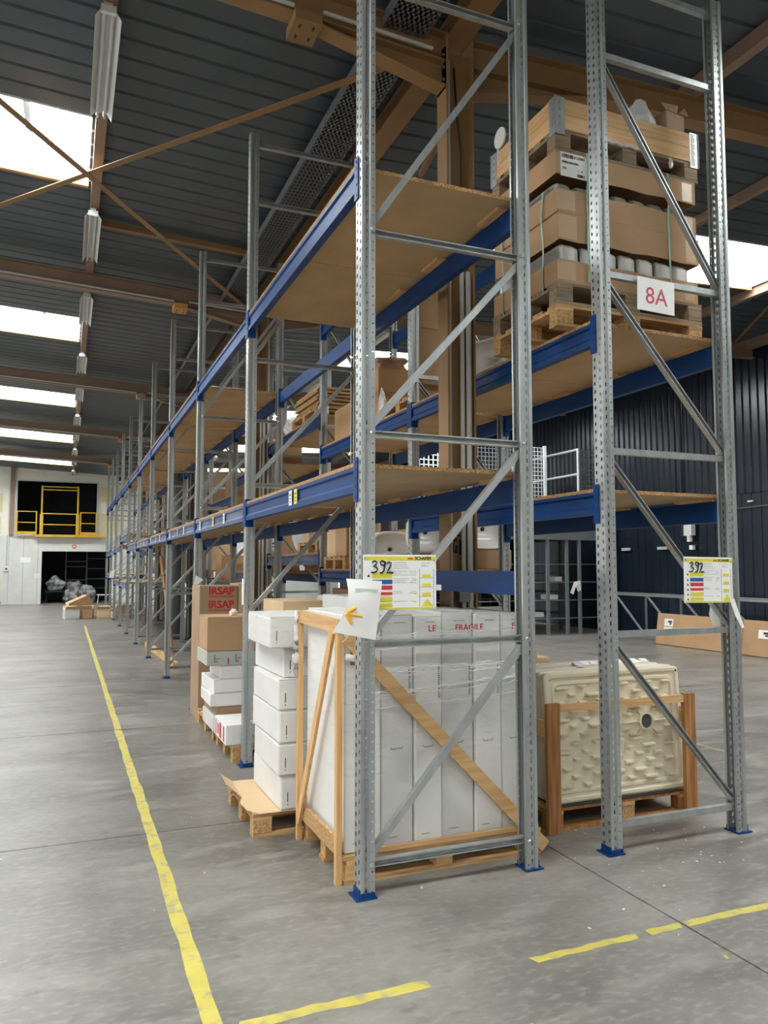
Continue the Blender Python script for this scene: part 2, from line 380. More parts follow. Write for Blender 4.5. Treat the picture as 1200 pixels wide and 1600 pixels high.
# ---- columns on the valley line, rafters, valley gutter, purlins
def column(y, n, grey=False):
    o = MB(); d, fw_, tf, tw = .24, .16, .014, .010; zt_ = ROOF0-.25
    c = struct(MB().box(VALLEY-d/2, VALLEY-d/2+tf, y-fw_/2, y+fw_/2, 0, zt_).obj('trim_%d' % n, 'col_grey' if grey else 'steel_tan'))
    mm = 'col_grey' if grey else 'steel_tan'
    MB().box(VALLEY+d/2-tf, VALLEY+d/2, y-fw_/2, y+fw_/2, 0, zt_).obj('flange', mm, c)
    MB().box(VALLEY-d/2+tf, VALLEY+d/2-tf, y-tw/2, y+tw/2, 0, zt_).obj('web', mm, c)
    MB().box(VALLEY-.2, VALLEY+.2, y-.17, y+.17, 0, .02).obj('base_plate', mm, c)
    MB().tube([(VALLEY-d/2+.035, y-.05, .05), (VALLEY-d/2+.035, y-.05, zt_-.1)], .012, 8).obj('conduit_pipe', 'conduit', c)
    MB().tube([(VALLEY+d/2-.05, y-.06, .05), (VALLEY+d/2-.05, y-.06, 3.95)], .022, 8).tube([(VALLEY+d/2-.098, y-.045, .05), (VALLEY+d/2-.098, y-.045, 3.95)], .018, 8).obj('cable_duct', 'conduit', c)
    MB().tube([(VALLEY-.02, y-.02, 5.6), (VALLEY-.005, y-.03, 5.2), (VALLEY+.03, y-.03, 4.9), (VALLEY+.03, y-.04, 4.0)], .007, 5).obj('black_cable', 'black', c)
    if grey: MB().tube([(VALLEY-.3, y+.2, 0), (VALLEY-.3, y+.2, 5.6)], .15, 16).obj('downpipe', 'col_grey', c, True)
    return c
nt_ = 0
for i, y in enumerate(RAFT):
    if y < 0 or y > YB-.5: continue
    nt_ += 1; c = column(y, nt_, i == 4)
    if nt_ == 1:
        cb = MB(); zb = 1.5
        k1 = MB().box(VALLEY-.035, VALLEY+.055, y-.085, y-.012, 1.42, 1.62).obj('junction_box', 'grey_steel', c)
        k = MB()   # stencilled mark on the column web
        yw = y-.0055
        for (x, z, w_, h_) in ((-.045,1.80,.05,.022),(-.05,1.84,.03,.05),(-.035,1.885,.045,.03),(-.02,1.815,.02,.06),(.02,1.78,.018,.02),(.015,1.83,.022,.11),(.045,1.93,.02,.025),(.0,1.92,.03,.015)):
            k.box(VALLEY+x-w_/2, VALLEY+x+w_/2, yw-.001, yw, z-h_/2, z+h_/2)
        k.obj('stencil_mark', 'black', c)
for i, y in enumerate(RAFT):
    for sgn in (-1, 1):
        xe = XL if sgn < 0 else WX
        nt_ += 1
        r = MB(); w_ = .14; dep = .24
        x0 = VALLEY+sgn*.12
        zb = lambda x: roofz(x)-.14-dep
        # I section swept along the slope
        prof = [(-w_/2,0),(w_/2,0),(w_/2,.014),(.006,.014),(.006,dep-.014),(w_/2,dep-.014),(w_/2,dep),(-w_/2,dep),(-w_/2,dep-.014),(-.006,dep-.014),(-.006,.014),(-w_/2,.014)]
        r.prism(prof, (x0, y, zb(x0)), (xe, y, zb(xe)), (0,1,0), (0,0,1))
        ro = struct(r.obj('trim_%d' % nt_, 'steel_tan' if i < 3 else 'steel_rose'))
        mm = 'steel_tan' if i < 3 else 'steel_rose'
        h = MB(); xh = VALLEY+sgn*1.25; zh = zb(xh)
        zc0 = zb(x0)-.20
        h.prism([(-w_/2,0),(w_/2,0),(w_/2,.014),(-w_/2,.014)], (x0, y, zc0), (xh, y, zh-.014), (0,1,0), (0,0,1))
        h.add([(x0,y-.005,zc0+.014),(xh,y-.005,zh),(x0,y-.005,zb(x0)),(x0,y+.005,zc0+.014),(xh,y+.005,zh),(x0,y+.005,zb(x0))], [(0,1,2),(5,4,3),(0,3,4,1),(1,4,5,2),(2,5,3,0)])
        h.obj('haunch', mm, ro)
        e = MB(); e.box(min(x0, x0-sgn*.015), max(x0, x0-sgn*.015), y-.09, y+.09, zc0-.02, zb(x0)+dep)
        e.obj('end_plate', mm, ro)
        for q in range(5):
            zz = zc0+.06+q*.1
            for dy in (-.05, .05): MB().tube([(x0-sgn*.0, y+dy, zz), (x0+sgn*.02, y+dy, zz)], .014, 6).obj('bolt', 'col_grey', ro)
        if sgn < 0:
            bx = 1.5; zz = zb(bx)
            blk = MB().box(bx-.1, bx+.1, y-.13, y+.13, zz-.085, zz-.002).obj('splice_block', 'steel_orange' if i > 2 else 'steel_tan', ro)
            for q in (-.05, .05):
                for qq in (-.06, .06): MB().tube([(bx+q, y+qq-.014, zz-.0865), (bx+q, y+qq+.014, zz-.0865)], .009, 6).obj('slot', 'black', blk)
            # light tube hung under the lower flange
            MB().tube([(xe, y-.09, zb(xe)+.03), (1.4, y-.09, zb(1.4)+.03)], .016, 6).tube([(1.62, y-.09, zb(1.62)+.05), (2.5, y-.09, zb(2.5)+.05)], .016, 6).obj('pipe', 'conduit', ro)
# purlins along the hall
for x, w_, h_, mm in ((.2, .1, .14, 'steel_rose'), (-4.95, .1, .14, 'steel_rose'), (5.15, .1, .14, 'steel_rose'), (7.4, .08, .12, 'steel_rose'), (10.5, .1, .14, 'steel_rose'), (WX-.15, .12, .2, 'steel_rose')):
    nt_ += 1; z = roofz(x)
    struct(MB().box(x-w_/2, x+w_/2, YF, YB, z-.008-h_, z-.008).obj('trim_%d' % nt_, mm))
# cross trims between purlins (mid-bay) and wall girt at the eaves
for yc in (10.1,):
    nt_ += 1; struct(MB().bar((.25, yc, roofz(.25)-.07), (2.4, yc, roofz(2.4)-.07), .07, .07).obj('trim_%d' % nt_, 'steel_tan'))
# valley: perforated tray plus beam
nt_ += 1
gb = struct(MB().box(2.64, 2.84, YF, YB, ROOF0-.16, ROOF0-.012).obj('trim_%d' % nt_, 'steel_tan'))
g = MB(); x0, x1, zz = 2.12, 2.46, ROOF0-.2
ny = int((YB-2)/.06)
for i in range(8):     # perforated tray bottom: long strips and short webs leave open slots
    xa = x0+(x1-x0)*i/8; g.add([(xa, 2, zz), (xa+.02, 2, zz), (xa+.02, YB, zz), (xa, YB, zz)], [(0,1,2,3)])
for j in range(0, int(18/.075)):
    ya = 2+j*.075; g.add([(x0, ya, zz), (x1, ya, zz), (x1, ya+.03, zz), (x0, ya+.03, zz)], [(0,1,2,3)])
g.add([(x0, 20, zz), (x1, 20, zz), (x1, YB, zz), (x0, YB, zz)], [(0,1,2,3)])
g.box(x0-.005, x0, 2, YB, zz, zz+.1); g.box(x1, x1+.005, 2, YB, zz, zz+.1); g2 = MB().box(x0, x1, 2, YB, zz+.098, zz+.1).obj('tray_slot_shade', 'black', gb)  # black sheet stands in for the shade seen through the tray slots
g.obj('perforated_tray', 'roof_perf', gb)
# wind bracing bars in the roof plane
for k, (xa, ya, xb, yb) in enumerate(((2.5, 5.25, -2.3, 11.7), (-2.3, 5.25, 2.5, 11.7))):
    nt_ += 1
    za, zb_ = roofz(xa)-.26, roofz(xb)-.26
    d = .01*k
    struct(MB().bar((xa, ya, za-d), (xb, yb, zb_-d), .075, .008).obj('trim_%d' % nt_, 'steel_tan'))
nt_ += 1; struct(MB().bar((VALLEY+.14, 5.2, 5.5), (VALLEY+.62, 7.4, 5.75), .05, .05).obj('trim_%d' % nt_, 'steel_tan'))
nt_ += 1; struct(MB().bar((8.2, 5.2, roofz(8.2)-.2), (12.6, 11.7, roofz(12.6)-.2), .06, .008).obj('trim_%d' % nt_, 'steel_tan'))

# ================================================================== FLOOR MARKINGS AND DEBRIS
def jag_line(name, p, q, w, label, group=None, step=.16, m='floor_paint'):
    p = Vector(p); q = Vector(q); d = q-p; n = max(3, int(d.length/step)); sd = Vector((-d.y, d.x)).normalized()
    rnd = random.Random(hash((round(p.x, 2), round(p.y, 2))) & 0xffff)
    A = []; B = []
    for i in range(n+1):
        c = p+d*(i/n); A.append(c+sd*(w/2+rnd.uniform(-.006, .006))); B.append(c-sd*(w/2+rnd.uniform(-.006, .006)))
    A[0] += d.normalized()*rnd.uniform(-.02, .03); B[-1] += d.normalized()*rnd.uniform(-.03, .03)
    b = MB(); k = n+1
    b.add([(v.x, v.y, .0012) for v in A]+[(v.x, v.y, .0012) for v in B]+[(v.x, v.y, .0001) for v in A]+[(v.x, v.y, .0001) for v in B],
          [(k+i, k+i+1, i+1, i) for i in range(n)]+[(i, i+1, 2*k+i+1, 2*k+i) for i in range(n)]+[(3*k+i, 3*k+i+1, k+i+1, k+i) for i in range(n)])
    return tag(b.obj(name, m), label, 'floor line', group)
jag_line('floor_line', (.545, 2.86), (.545, 8.52), .068, 'long worn yellow line along the aisle up to the second floor joint')
jag_line('floor_line', (.545, 8.54), (.545, 23.6), .062, 'far yellow line beyond the second joint, leading to the cardboard heap')
jag_line('floor_line', (.62, 2.925), (1.40, 2.918), .06, 'short yellow stripe meeting the long aisle line at the corner', step=.06)
jag_line('floor_line', (1.905, 2.915), (2.46, 2.92), .045, 'broken middle yellow stripe with a torn tail before the rack end', step=.05)
jag_line('floor_line', (2.525, 2.925), (2.728, 2.925), .05, 'small yellow stub just before the long floor joint', step=.04)
jag_line('floor_line', (2.742, 2.925), (5.2, 2.925), .05, 'yellow stripe running off beyond the floor joint beside the rack end', step=.08)
jag_line('floor_line', (5.6, 5.0), (5.6, 8.5), .035, 'faded yellow line on the floor beyond the cream shower trays', m='floor_paint_faded')
db = MB(); rnd = random.Random(3)
for i in range(110):
    x = rnd.uniform(-1.0, 4.6); y = rnd.uniform(2.3, 8.0); s = rnd.choice((.002, .003, .003, .004, .005, .009))
    if i > 45: x = rnd.uniform(2.7, 4.4); y = rnd.uniform(3.3, 4.4); s = rnd.uniform(.002, .007)
    a = rnd.uniform(0, 3.1); M = Matrix.Translation((x, y, .001)) @ Matrix.Rotation(a, 4, 'Z')
    db.box(-s, s, -s*.5, s*.5, 0, s*.4, M)
tag(db.obj('floor_debris', 'white_card'), 'scattered tiny white chips and crumbs on the concrete floor', 'debris', kind='stuff')
for i, (x, y, rz) in enumerate(((1.26, 2.45, .6), (1.52, 2.5, .3), (1.62, 2.52, .2), (2.68, 2.62, 1.2))):
    o = tag(MB().box(-.018, .018, -.007, .007, 0, .001).obj('paint_flake', 'floor_paint'), 'loose yellow paint flake beside the long floor joint' if i == 3 else 'loose yellow paint flake on bare concrete before the short stripe', 'paint flake', None if i == 3 else 'yellow paint flakes')
    o.location = (x, y, .0003); o.rotation_euler = (0, 0, rz)

# ================================================================== PALLET RACKING
POST_H = 5.55
def post_mesh():
    b = MB(); H = POST_H; P = .05
    prof = [(.078,-.028),(.078,-.045),(.068,-.045),(.060,-.045),(.050,-.045),(.047,-.036),(.037,-.036),(.029,-.036),(.021,-.036),(.018,-.045),(0,-.045),
            (0,-.032),(0,-.017),(0,.017),(0,.032)]
    mir = [(x,-y) for x, y in reversed(prof[:11])]
    prof = prof+mir
    hole = {2:(.009,0), 6:(.024,.012), 11:(.021,0), 13:(.021,.025)}
    n = len(prof)
    for i in list(hole):
        if i < 10: hole[n-2-i] = hole[i]
    rows = int(H/P)
    for i in range(n-1):
        (xa, ya), (xb, yb) = prof[i], prof[i+1]
        if i not in hole: b.add([(xa,ya,0),(xb,yb,0),(xb,yb,H),(xa,ya,H)], [(0,1,2,3)]); continue
        hh, off = hole[i]; z = 0.0; cuts = []
        for r in range(rows):
            c = .03+off+r*P
            if c+hh/2 < H: cuts.append((c-hh/2, c+hh/2))
        for lo, hi in cuts: b.add([(xa,ya,z),(xb,yb,z),(xb,yb,lo),(xa,ya,lo)], [(0,1,2,3)]); z = hi
        b.add([(xa,ya,z),(xb,yb,z),(xb,yb,H),(xa,ya,H)], [(0,1,2,3)])
    return b.mesh('post', 'galv')
POST = post_mesh()
def foot_mesh():
    b = MB().box(-.028, .088, -.060, .060, 0, .006)
    b.box(-.006, -.001, -.045, .045, .006, .045)
    b.box(.0, .078, -.051, -.046, .006, .03)
    return b.mesh('foot_plate', 'blue')
FOOT = foot_mesh()
BOLT = MB().tube([(0,0,0),(0,-.004,0),(0,-.008,0)], [.011,.011,.006], 6).mesh('bolt', 'galv')
DEP = AX1-AX0
HZ = [.16, 1.275, 2.39, 3.5, 4.93, 5.46]
def cprof(w, d): t = .003; return [(-w/2,0),(w/2,0),(w/2,d),(w/2-.007,d),(w/2-.007,d-t),(w/2-t,d-t),(w/2-t,t),(-w/2+t,t),(-w/2+t,d-t),(-w/2+.007,d-t),(-w/2+.007,d),(-w/2,d)]
HB = MB().prism(cprof(.038, .036), (.062-DEP/2, .018, 0), (DEP/2-.062, .018, 0), (0,0,1), (0,-1,0)).mesh('horizontal_brace', 'galv')
def diag(z0, z1):
    p = Vector((.066-DEP/2, -.018, z0+.04)); q = Vector((DEP/2-.066, -.018, z1-.045)); d = (q-p).normalized(); u = d.cross(Vector((0,1,0)))
    return MB().prism(cprof(.036, .036), p, q, u, (0,1,0)).mesh('diagonal_brace', 'galv')
DG = [diag(HZ[i], HZ[i+1]) for i in range(4)]
def build_frame(loc, rot, label, bolts=True, group=None):
    t = thing('upright_frame', label, 'rack frame', loc, rot, group)
    for s in (-1, 1):
        p = link('post', POST, t, (s*DEP/2, 0, .002), (0, 0, 0 if s < 0 else math.pi))
        link('foot_plate', FOOT, p)
        if bolts:
            for z in HZ[:5]: link('bolt', BOLT, t, (s*(DEP/2-.058), -.0455, z))
    for z in HZ: link('horizontal_brace', HB, t, (0, 0, z))
    for d in DG: link('diagonal_brace', d, t)
    return t
def flabel(k, run):
    if run == 'A':
        if k == 0: return 'galvanised upright frame at the rack end holding the yellow arrow paper'
        return 'galvanised upright frame of the white crate rack, %s one behind its end frame' % ORD[k-1]
    if k == 0: return 'galvanised upright frame carrying the 8A sign in front of the cream shower trays'
    return 'galvanised upright frame of the shower tray rack, %s one behind its end frame' % ORD[k-1]
for k in range(NF):
    build_frame(((AX0+AX1)/2, YK[k], 0), (0,0,0), flabel(k, 'A'), k < 4)
    build_frame(((BX0+BX1)/2, YK[k], 0), (0,0,math.pi), flabel(k, 'B'), k < 3)

# ---- beams
BH = .14
BL = PITCHY-.104
def beam_mesh(m, L):
    prof = [(0,0),(.05,0),(.05,BH),(0,BH),(0,BH-.022),(.013,BH-.032),(.013,.052),(0,.036)]
    return MB().prism(prof, (0,0,0), (0,L,0), (1,0,0), (0,0,1)).mesh('profile', m)
BEAM = {m: beam_mesh(m, BL) for m in ('blue', 'blue_worn')}
def con_mesh():
    b = MB(); b.box(-.004, .066, -.0045, -.0005, -.055, .185)      # plate against the bay side of the post
    b.box(-.0045, -.001, -.052, -.0005, -.055, .185)               # return over the slotted face
    for z in (-.03, .03, .075, .12, .16): b.tube([(-.0045, -.03, z), (-.007, -.03, z)], .008, 6)
    return b.mesh('connector', 'blue')
CON = con_mesh()
STK = {c: MB().box(-.002, -.0005, -.035, .035, -.05, .05).mesh('sticker', m) for c, m in (('w', 'paper'), ('y', 'y_print'))}
STL = MB().box(-.0026, -.002, -.022, .022, -.01, .0).box(-.0026, -.002, -.022, .022, .012, .03).box(-.0026, -.002, -.015, .015, -.034, -.02).mesh('sticker_print', 'ink_grey')
def beam(run, side, bay, ztop, label, m='blue', stickers=()):
    # side 0: the face nearer the aisle on the left, side 1: the opposite face
    x0 = {('A',0):AX0-.004, ('A',1):AX1+.004, ('B',0):BX0-.004, ('B',1):BX1+.004}[(run, side)]
    t = thing('load_beam', label, 'rack beam', (x0, YK[bay]+.052, ztop-BH), (0,0,0))
    if side == 0:
        link('profile', BEAM[m], t)
        link('connector', CON, t); c = link('connector', CON, t, (0, BL, 0)); c.scale = (1, -1, 1)
    else:
        p = link('profile', BEAM[m], t, (0, 0, 0)); p.scale = (-1, 1, 1)
        c = link('connector', CON, t); c.scale = (-1, 1, 1); c = link('connector', CON, t, (0, BL, 0)); c.scale = (-1, -1, 1)
    for (y, z, c) in stickers:
        s = link('sticker', STK[c], t, (0, y, z)); link('sticker_print', STL, s)
    return t
BT = .022
BLK = MB().box(-.1, .0, -.13, .13, -.02, 0).mesh('batten_block', 'pine_y')
def boards(run, bay, ztop, desc, n=2):
    x0, x1 = (AX0+.0, AX1-.0) if run == 'A' else (BX0, BX1)
    ya, yb = YK[bay]+.056, YK[bay+1]-.056
    for i in range(n):
        u0 = ya+(yb-ya)*i/n+(.002 if i else 0); u1 = ya+(yb-ya)*(i+1)/n
        t = thing('shelf_board', 'chipboard shelf, %s, %s' % (desc, 'half nearer rack end' if i == 0 else 'half furthest from end'), 'shelf board', ((x0+x1)/2, (u0+u1)/2, ztop))
        hx, hy = (x1-x0)/2, (u1-u0)/2
        MB().box(-hx+.004, hx-.004, -hy+.004, hy-.004, -BT, 0).obj('panel', 'chipboard', t)
        e = MB()
        e.box(-hx, hx, -hy, -hy+.0035, -BT, -.0003); e.box(-hx, hx, hy-.0035, hy, -BT, -.0003); e.box(-hx, -hx+.0035, -hy+.0035, hy-.0035, -BT, -.0003); e.box(hx-.0035, hx, -hy+.0035, hy-.0035, -BT, -.0003)
        e.obj('raw_edge', 'chip_edge', t)
        for yq in ((-.45, .38) if i == 0 else (-.3, .5)): link('batten_block', BLK, t, (hx-.002, yq, -BT-.0005))
RUN = {'A': 'white crate rack', 'B': 'shower tray rack'}
SIDE = {('A',0): 'aisle side', ('A',1): 'column side', ('B',0): 'column side', ('B',1): 'wall side'}
def level(run, bay, ztop, lname, board=True, sides=(0, 1), m='blue', stickers=(), n=2):
    bay_n = ORD[bay]+' bay'
    for s in sides:
        beam(run, s, bay, ztop-BT-(.0205 if (s == 1 and board) else 0), 'blue %s beam, %s of the %s of the %s' % (lname, SIDE[(run, s)], bay_n, RUN[run]),
             m if s == 0 else 'blue', stickers if s == 0 else ())
    if board: boards(run, bay, ztop, '%s level, %s of the %s' % (lname, bay_n, RUN[run]), n)
S1 = ((1.27, .075, 'w'), (1.14, .075, 'y'))
for k in range(6):
    level('A', k, 2.24, 'lower', True, m='blue' if k == 0 else 'blue_worn', stickers=S1 if k < 1 else ((1.5, .075, 'y'), (.9, .075, 'w'), (2.35, .075, 'w')) if k < 5 else ())
level('A', 6, 2.55, 'lower', True, m='blue_worn'); level('A', 6, 1.30, 'bottom', True, m='blue_worn')
level('A', 7, 2.30, 'lower', True, m='blue_worn'); level('A', 7, 1.30, 'bottom', True, m='blue_worn')
for k in (8, 9): level('A', k, 2.24, 'lower', False, m='blue_worn'); level('A', k, 1.45, 'bottom', True, m='blue_worn')
for k in range(10): level('A', k, 3.90, 'upper', k in (0, 2, 3, 4, 5, 6), m='blue')
beam('A', 1, 0, 1.655, 'lone low blue backstop beam behind the white crate')
level('B', 0, 2.16, 'lower'); level('B', 0, 3.215, 'upper')
level('B', 1, 1.66, 'lower'); level('B', 1, 3.215, 'middle'); level('B', 1, 4.83, 'upper', False)
level('B', 2, 1.87, 'lower', m='blue_worn'); level('B', 2, 3.66, 'middle')
for k in range(3, 10): level('B', k, (1.4, 1.6)[k % 2], 'lower', m='blue_worn'); level('B', k, 3.4 if k % 2 else 3.1, 'middle', k < 8)

# ================================================================== SIGNS AND PAPERS
def load_sign(loc, w, h, label):
    t = thing('load_sign', label, 'sign', loc)
    pl = MB().box(0, w, -.004, 0, -h, 0).obj('sign_plate', 'paper', t)
    f = lambda x0, x1, z0, z1, m, nm='printed_block': MB().box(x0*w, x1*w, -.0048, -.004, -z1*h, -z0*h).obj(nm, m, t)
    f(.008, .992, .035, .105, 'y_print', 'header_band'); f(.008, .992, .965, .992, 'y_print', 'footer_band')
    text('SCHAFER', .0235*w/.42, 'ink', (.70*w, -.0052, -.092*h), FRONT, t, .03)
    MB().box(.60*w, .675*w, -.0052, -.0048, -.085*h, -.055*h).obj('logo_block', 'r_print', t)
    for z0, z1, m in ((.33, .43, 'y_print'), (.455, .535, 'b_print'), (.56, .64, 'r_print'), (.68, .735, 'r_print'), (.77, .86, 'y_print'), (.885, .955, 'y_print')):
        f(.12, .39, z0, z1, m)
    for z, m in ((.38, 'y_print'), (.5, 'b_print'), (.6, 'r_print'), (.71, 'r_print'), (.815, 'y_print'), (.92, 'y_print')):
        MB().add([(.05*w,-.0048,-(z+.025)*h),(.09*w,-.0048,-(z+.025)*h),(.07*w,-.0048,-(z-.03)*h)], [(0,1,2)]).obj('pictogram', 'ink', t)
    tx = MB(); rnd = random.Random(5)
    for z in (.14, .175, .21, .245, .30, .335, .37, .44, .475, .51, .67, .70, .85):
        tx.box(.405*w, (.405+rnd.uniform(.1, .22))*w, -.0046, -.004, -(z+.006)*h, -z*h)
        if z > .28: tx.box((.66-rnd.uniform(.0, .05))*w, .72*w, -.0046, -.004, -(z+.006)*h, -z*h)
    for z in (.15, .19, .21): tx.box(.79*w, (.84+rnd.uniform(0, .09))*w, -.0046, -.004, -(z+.006)*h, -z*h)
    tx.obj('fine_print', 'ink_grey', t)
    gl = MB()
    for x in (.765, .965): gl.box((x-.003)*w, (x+.003)*w, -.0046, -.004, -.95*h, -.26*h)
    for z in (.42, .595, .77): gl.box(.765*w, .965*w, -.0046, -.004, -(z+.004)*h, -z*h)
    gl.obj('rack_diagram', 'ink_grey', t)
    for z in (.36, .53, .70): f(.805, .925, z, z+.065, 'y_print')
    MB().add([(.79*w,-.0048,-.955*h),(.96*w,-.0048,-.955*h),(.875*w,-.0048,-.80*h)], [(0,1,2)]).obj('warning_triangle', 'y_print', t)
    for z in (.44, .70, .85): f(.685, .725, z, z+.02, 'y_print')
    # handwritten 392
    hw = MB(); sx, sz, ox, oz = .30*w, .22*h, .10*w, -.335*h
    P = lambda pts: [(ox+a*sx, -.0062, oz+b*sz) for a, b in pts]
    hw.tube(P([(.05,.9),(.18,1.0),(.27,.88),(.22,.68),(.1,.56),(.22,.5),(.3,.32),(.24,.12),(.1,.03),(.0,.08)]), .0042, 5)
    hw.tube(P([(.62,.92),(.5,1.02),(.41,.88),(.45,.68),(.56,.64),(.66,.8),(.63,.98),(.62,.6),(.58,.2),(.5,.02),(.4,.02)]), .0046, 5)
    hw.tube(P([(.72,.78),(.8,.92),(.9,.84),(.88,.58),(.78,.25),(.7,.03),(.82,.06),(1.0,.02)]), .0046, 5)
    hw.obj('handwritten_number', 'ink', t)
    for x, z in ((.03, .06), (.97, .1)): MB().tube([(x*w, -.004, -z*h), (x*w, -.007, -z*h)], .006, 6).obj('rivet', 'galv', t)
    return t
SY = YK[0]-.058
s = load_sign((1.425, SY, 1.745), .42, .288, 'load sign marked 392 half covered by the arrow paper'); s.rotation_euler = (0, R(0), 0)
s = load_sign((3.57, SY, 1.745), .40, .288, 'load sign marked 392 on the post beside the navy wall'); s.rotation_euler = (0, R(.6), 0)
# small clip holding the first sign
tag(MB().box(1.846, 1.875, SY-.006, SY+.012, 1.555, 1.585).obj('sign_clip', 'plastic_white'), 'small white plastic clip on the edge of the arrow-side sign', 'clip')
# folded paper with arrow
t = thing('arrow_paper', 'creased white paper with a yellow arrow hanging over the sign', 'paper', (0, 0, 0))
A, B_, C, D = atY(541, 904, 3.70), atY(597, 908, 3.705), atY(587, 1000, 3.69), atY(522, 988, 3.69)
rows_ = []
nr, nc = 10, 8
for i in range(nr+1):
    v = i/nr
    Lp = A.lerp(D, v) + Vector((0.03*math.sin(v*math.pi)*1, -.02*math.sin(v*math.pi*1.4), 0)); Rp = B_.lerp(C, v)+Vector((-.004*math.sin(v*math.pi), -.012*math.sin(v*math.pi), 0))
    rows_.append([Lp.lerp(Rp, j/nc)+Vector((0, -.014*math.sin(j/nc*math.pi)*(1-.4*v), 0)) for j in range(nc+1)])
b = MB(); vs = [p for r in rows_ for p in r]; k = nc+1
b.add(vs+[p+Vector((0, .0012, 0)) for p in vs], [(i*k+j, (i+1)*k+j, (i+1)*k+j+1, i*k+j+1) for i in range(nr) for j in range(nc)]+[((nr+1)*k+i*k+j, (nr+1)*k+i*k+j+1, (nr+1)*k+(i+1)*k+j+1, (nr+1)*k+(i+1)*k+j) for i in range(nr) for j in range(nc)])
sh = b.obj('sheet', 'paper', t, True)
def on_paper(px, py): 
    p = atY(px, py, 3.69); v = min(1, max(0, (A.z-p.z)/(A.z-D.z)))
    Lp = A.lerp(D, v); Rp = B_.lerp(C, v); u = min(1, max(0, (p.x-Lp.x)/(Rp.x-Lp.x)))
    y = (Lp.y*(1-u)+Rp.y*u) - .02*math.sin(v*math.pi*1.4)*(1-u) - .012*math.sin(v*math.pi)*u - .014*math.sin(u*math.pi)*(1-.4*v)
    return Vector((p.x, y-.0025, p.z))
ar = MB()
for p, q in (((541, 958), (565, 963)), ((541, 958), (554, 949)), ((541, 958), (550, 975))):
    pts = [on_paper(p[0]+(q[0]-p[0])*i/4, p[1]+(q[1]-p[1])*i/4) for i in range(5)]
    ar.tube([v+Vector((0, .0095, 0)) for v in pts], .0125, 8)
ar.obj('arrow', 'orange_ink', sh)
tag(MB().bar(on_paper(553, 921)+Vector((0,-.003,0)), on_paper(590, 923)+Vector((0,-.003,0)), .001, .014).obj('tape_strip', 'wall_grey', sh))
# 8A sign
t = thing('bay_sign', 'white paper sign reading 8A tied to the horizontal brace', 'sign', (3.285, YK[0]-.03, 3.515), (0, R(1.5), 0))
MB().box(0, .297, -.003, 0, -.215, 0).obj('sheet', 'paper', t)
text('8A', .155, 'red_sign', (.06, -.0042, -.165), FRONT, t, -.004)
# papers behind the wall-side sign
def paper_tri(name, pts, label, cat='paper', m='paper', group=None):
    b = MB(); n = len(pts); b.add([Vector(p) for p in pts]+[Vector(p)+Vector((0, .0015, 0)) for p in pts], [tuple(range(n)), tuple(range(2*n-1, n-1, -1))]+[(i, n+i, n+(i+1) % n, (i+1) % n) for i in range(n)])
    return tag(b.obj(name, m), label, cat, group)
paper_tri('hanging_paper', [atY(1140, 935, 3.705), atY(1147, 935, 3.705), atY(1163, 980, 3.69), atY(1160, 982, 3.69), atY(1149, 962, 3.70)], 'pointed white paper hanging from the wall-side load sign')
paper_tri('hanging_paper', [atY(x_, y_, 3.808) for x_, y_ in ((1110, 944), (1123, 944), (1124, 980), (1115, 978), (1108, 960))], 'white paper behind the brace under the wall-side load sign')
Yq = YK[2]-.049
paper_tri('hanging_paper', [atY(306, 899, Yq), atY(318, 906, Yq), atY(308, 914, Yq), atY(301, 925, Yq)], 'curled white paper on the third post of the aisle side')
tag(MB().box(AX0-.02, AX0-.008, YK[1]-.05, YK[1]+.0, 1.36, 1.58).obj('post_card', 'paper'), 'narrow white card on the second aisle side post', 'card')
Yq = YK[8]-.049
paper_tri('hanging_paper', [atY(172, 893, Yq), atY(181, 889, Yq), atY(177, 903, Yq), atY(170, 902, Yq)], 'small white paper flag on a far aisle side post')

# ================================================================== GOODS HELPERS
_pm = {}
def pallet(loc, L=1.2, W_=.8, rz=0, m='pallet_wood', label='wooden pallet', group=None, gap_boards=5, H=.144):
    t = thing('pallet', label, 'pallet', loc, (0, 0, rz), group)
    key = (L, W_, m, H)
    if key not in _pm:
        _pm[key] = (MB().box(-L/2, L/2, -.058, .058, 0, .02).mesh('deck_board', m), MB().box(-.06, .06, -W_/2, W_/2, 0, .02).mesh('stringer_board', m),
                    bevel(MB().box(-.06, .06, -.048, .048, 0, H-.062).mesh('block', m if m != 'pallet_wood' else 'wood_chip_block'), .003), MB().box(-L/2, L/2, -.048, .048, 0, .02).mesh('bottom_board', m))
    d, s_, bl, bo = _pm[key]
    for i in range(gap_boards): link('deck_board', d, t, (0, -W_/2+.058+(W_-.116)*i/(gap_boards-1), H-.0205))
    for x in (-L/2+.06, 0, L/2-.06):
        link('stringer_board', s_, t, (x, 0, H-.041))
        for y in (-W_/2+.048, 0, W_/2-.048): link('block', bl, t, (x, y, .0205))
    for y in (-W_/2+.048, 0, W_/2-.048): link('bottom_board', bo, t, (0, y, 0))
    return t
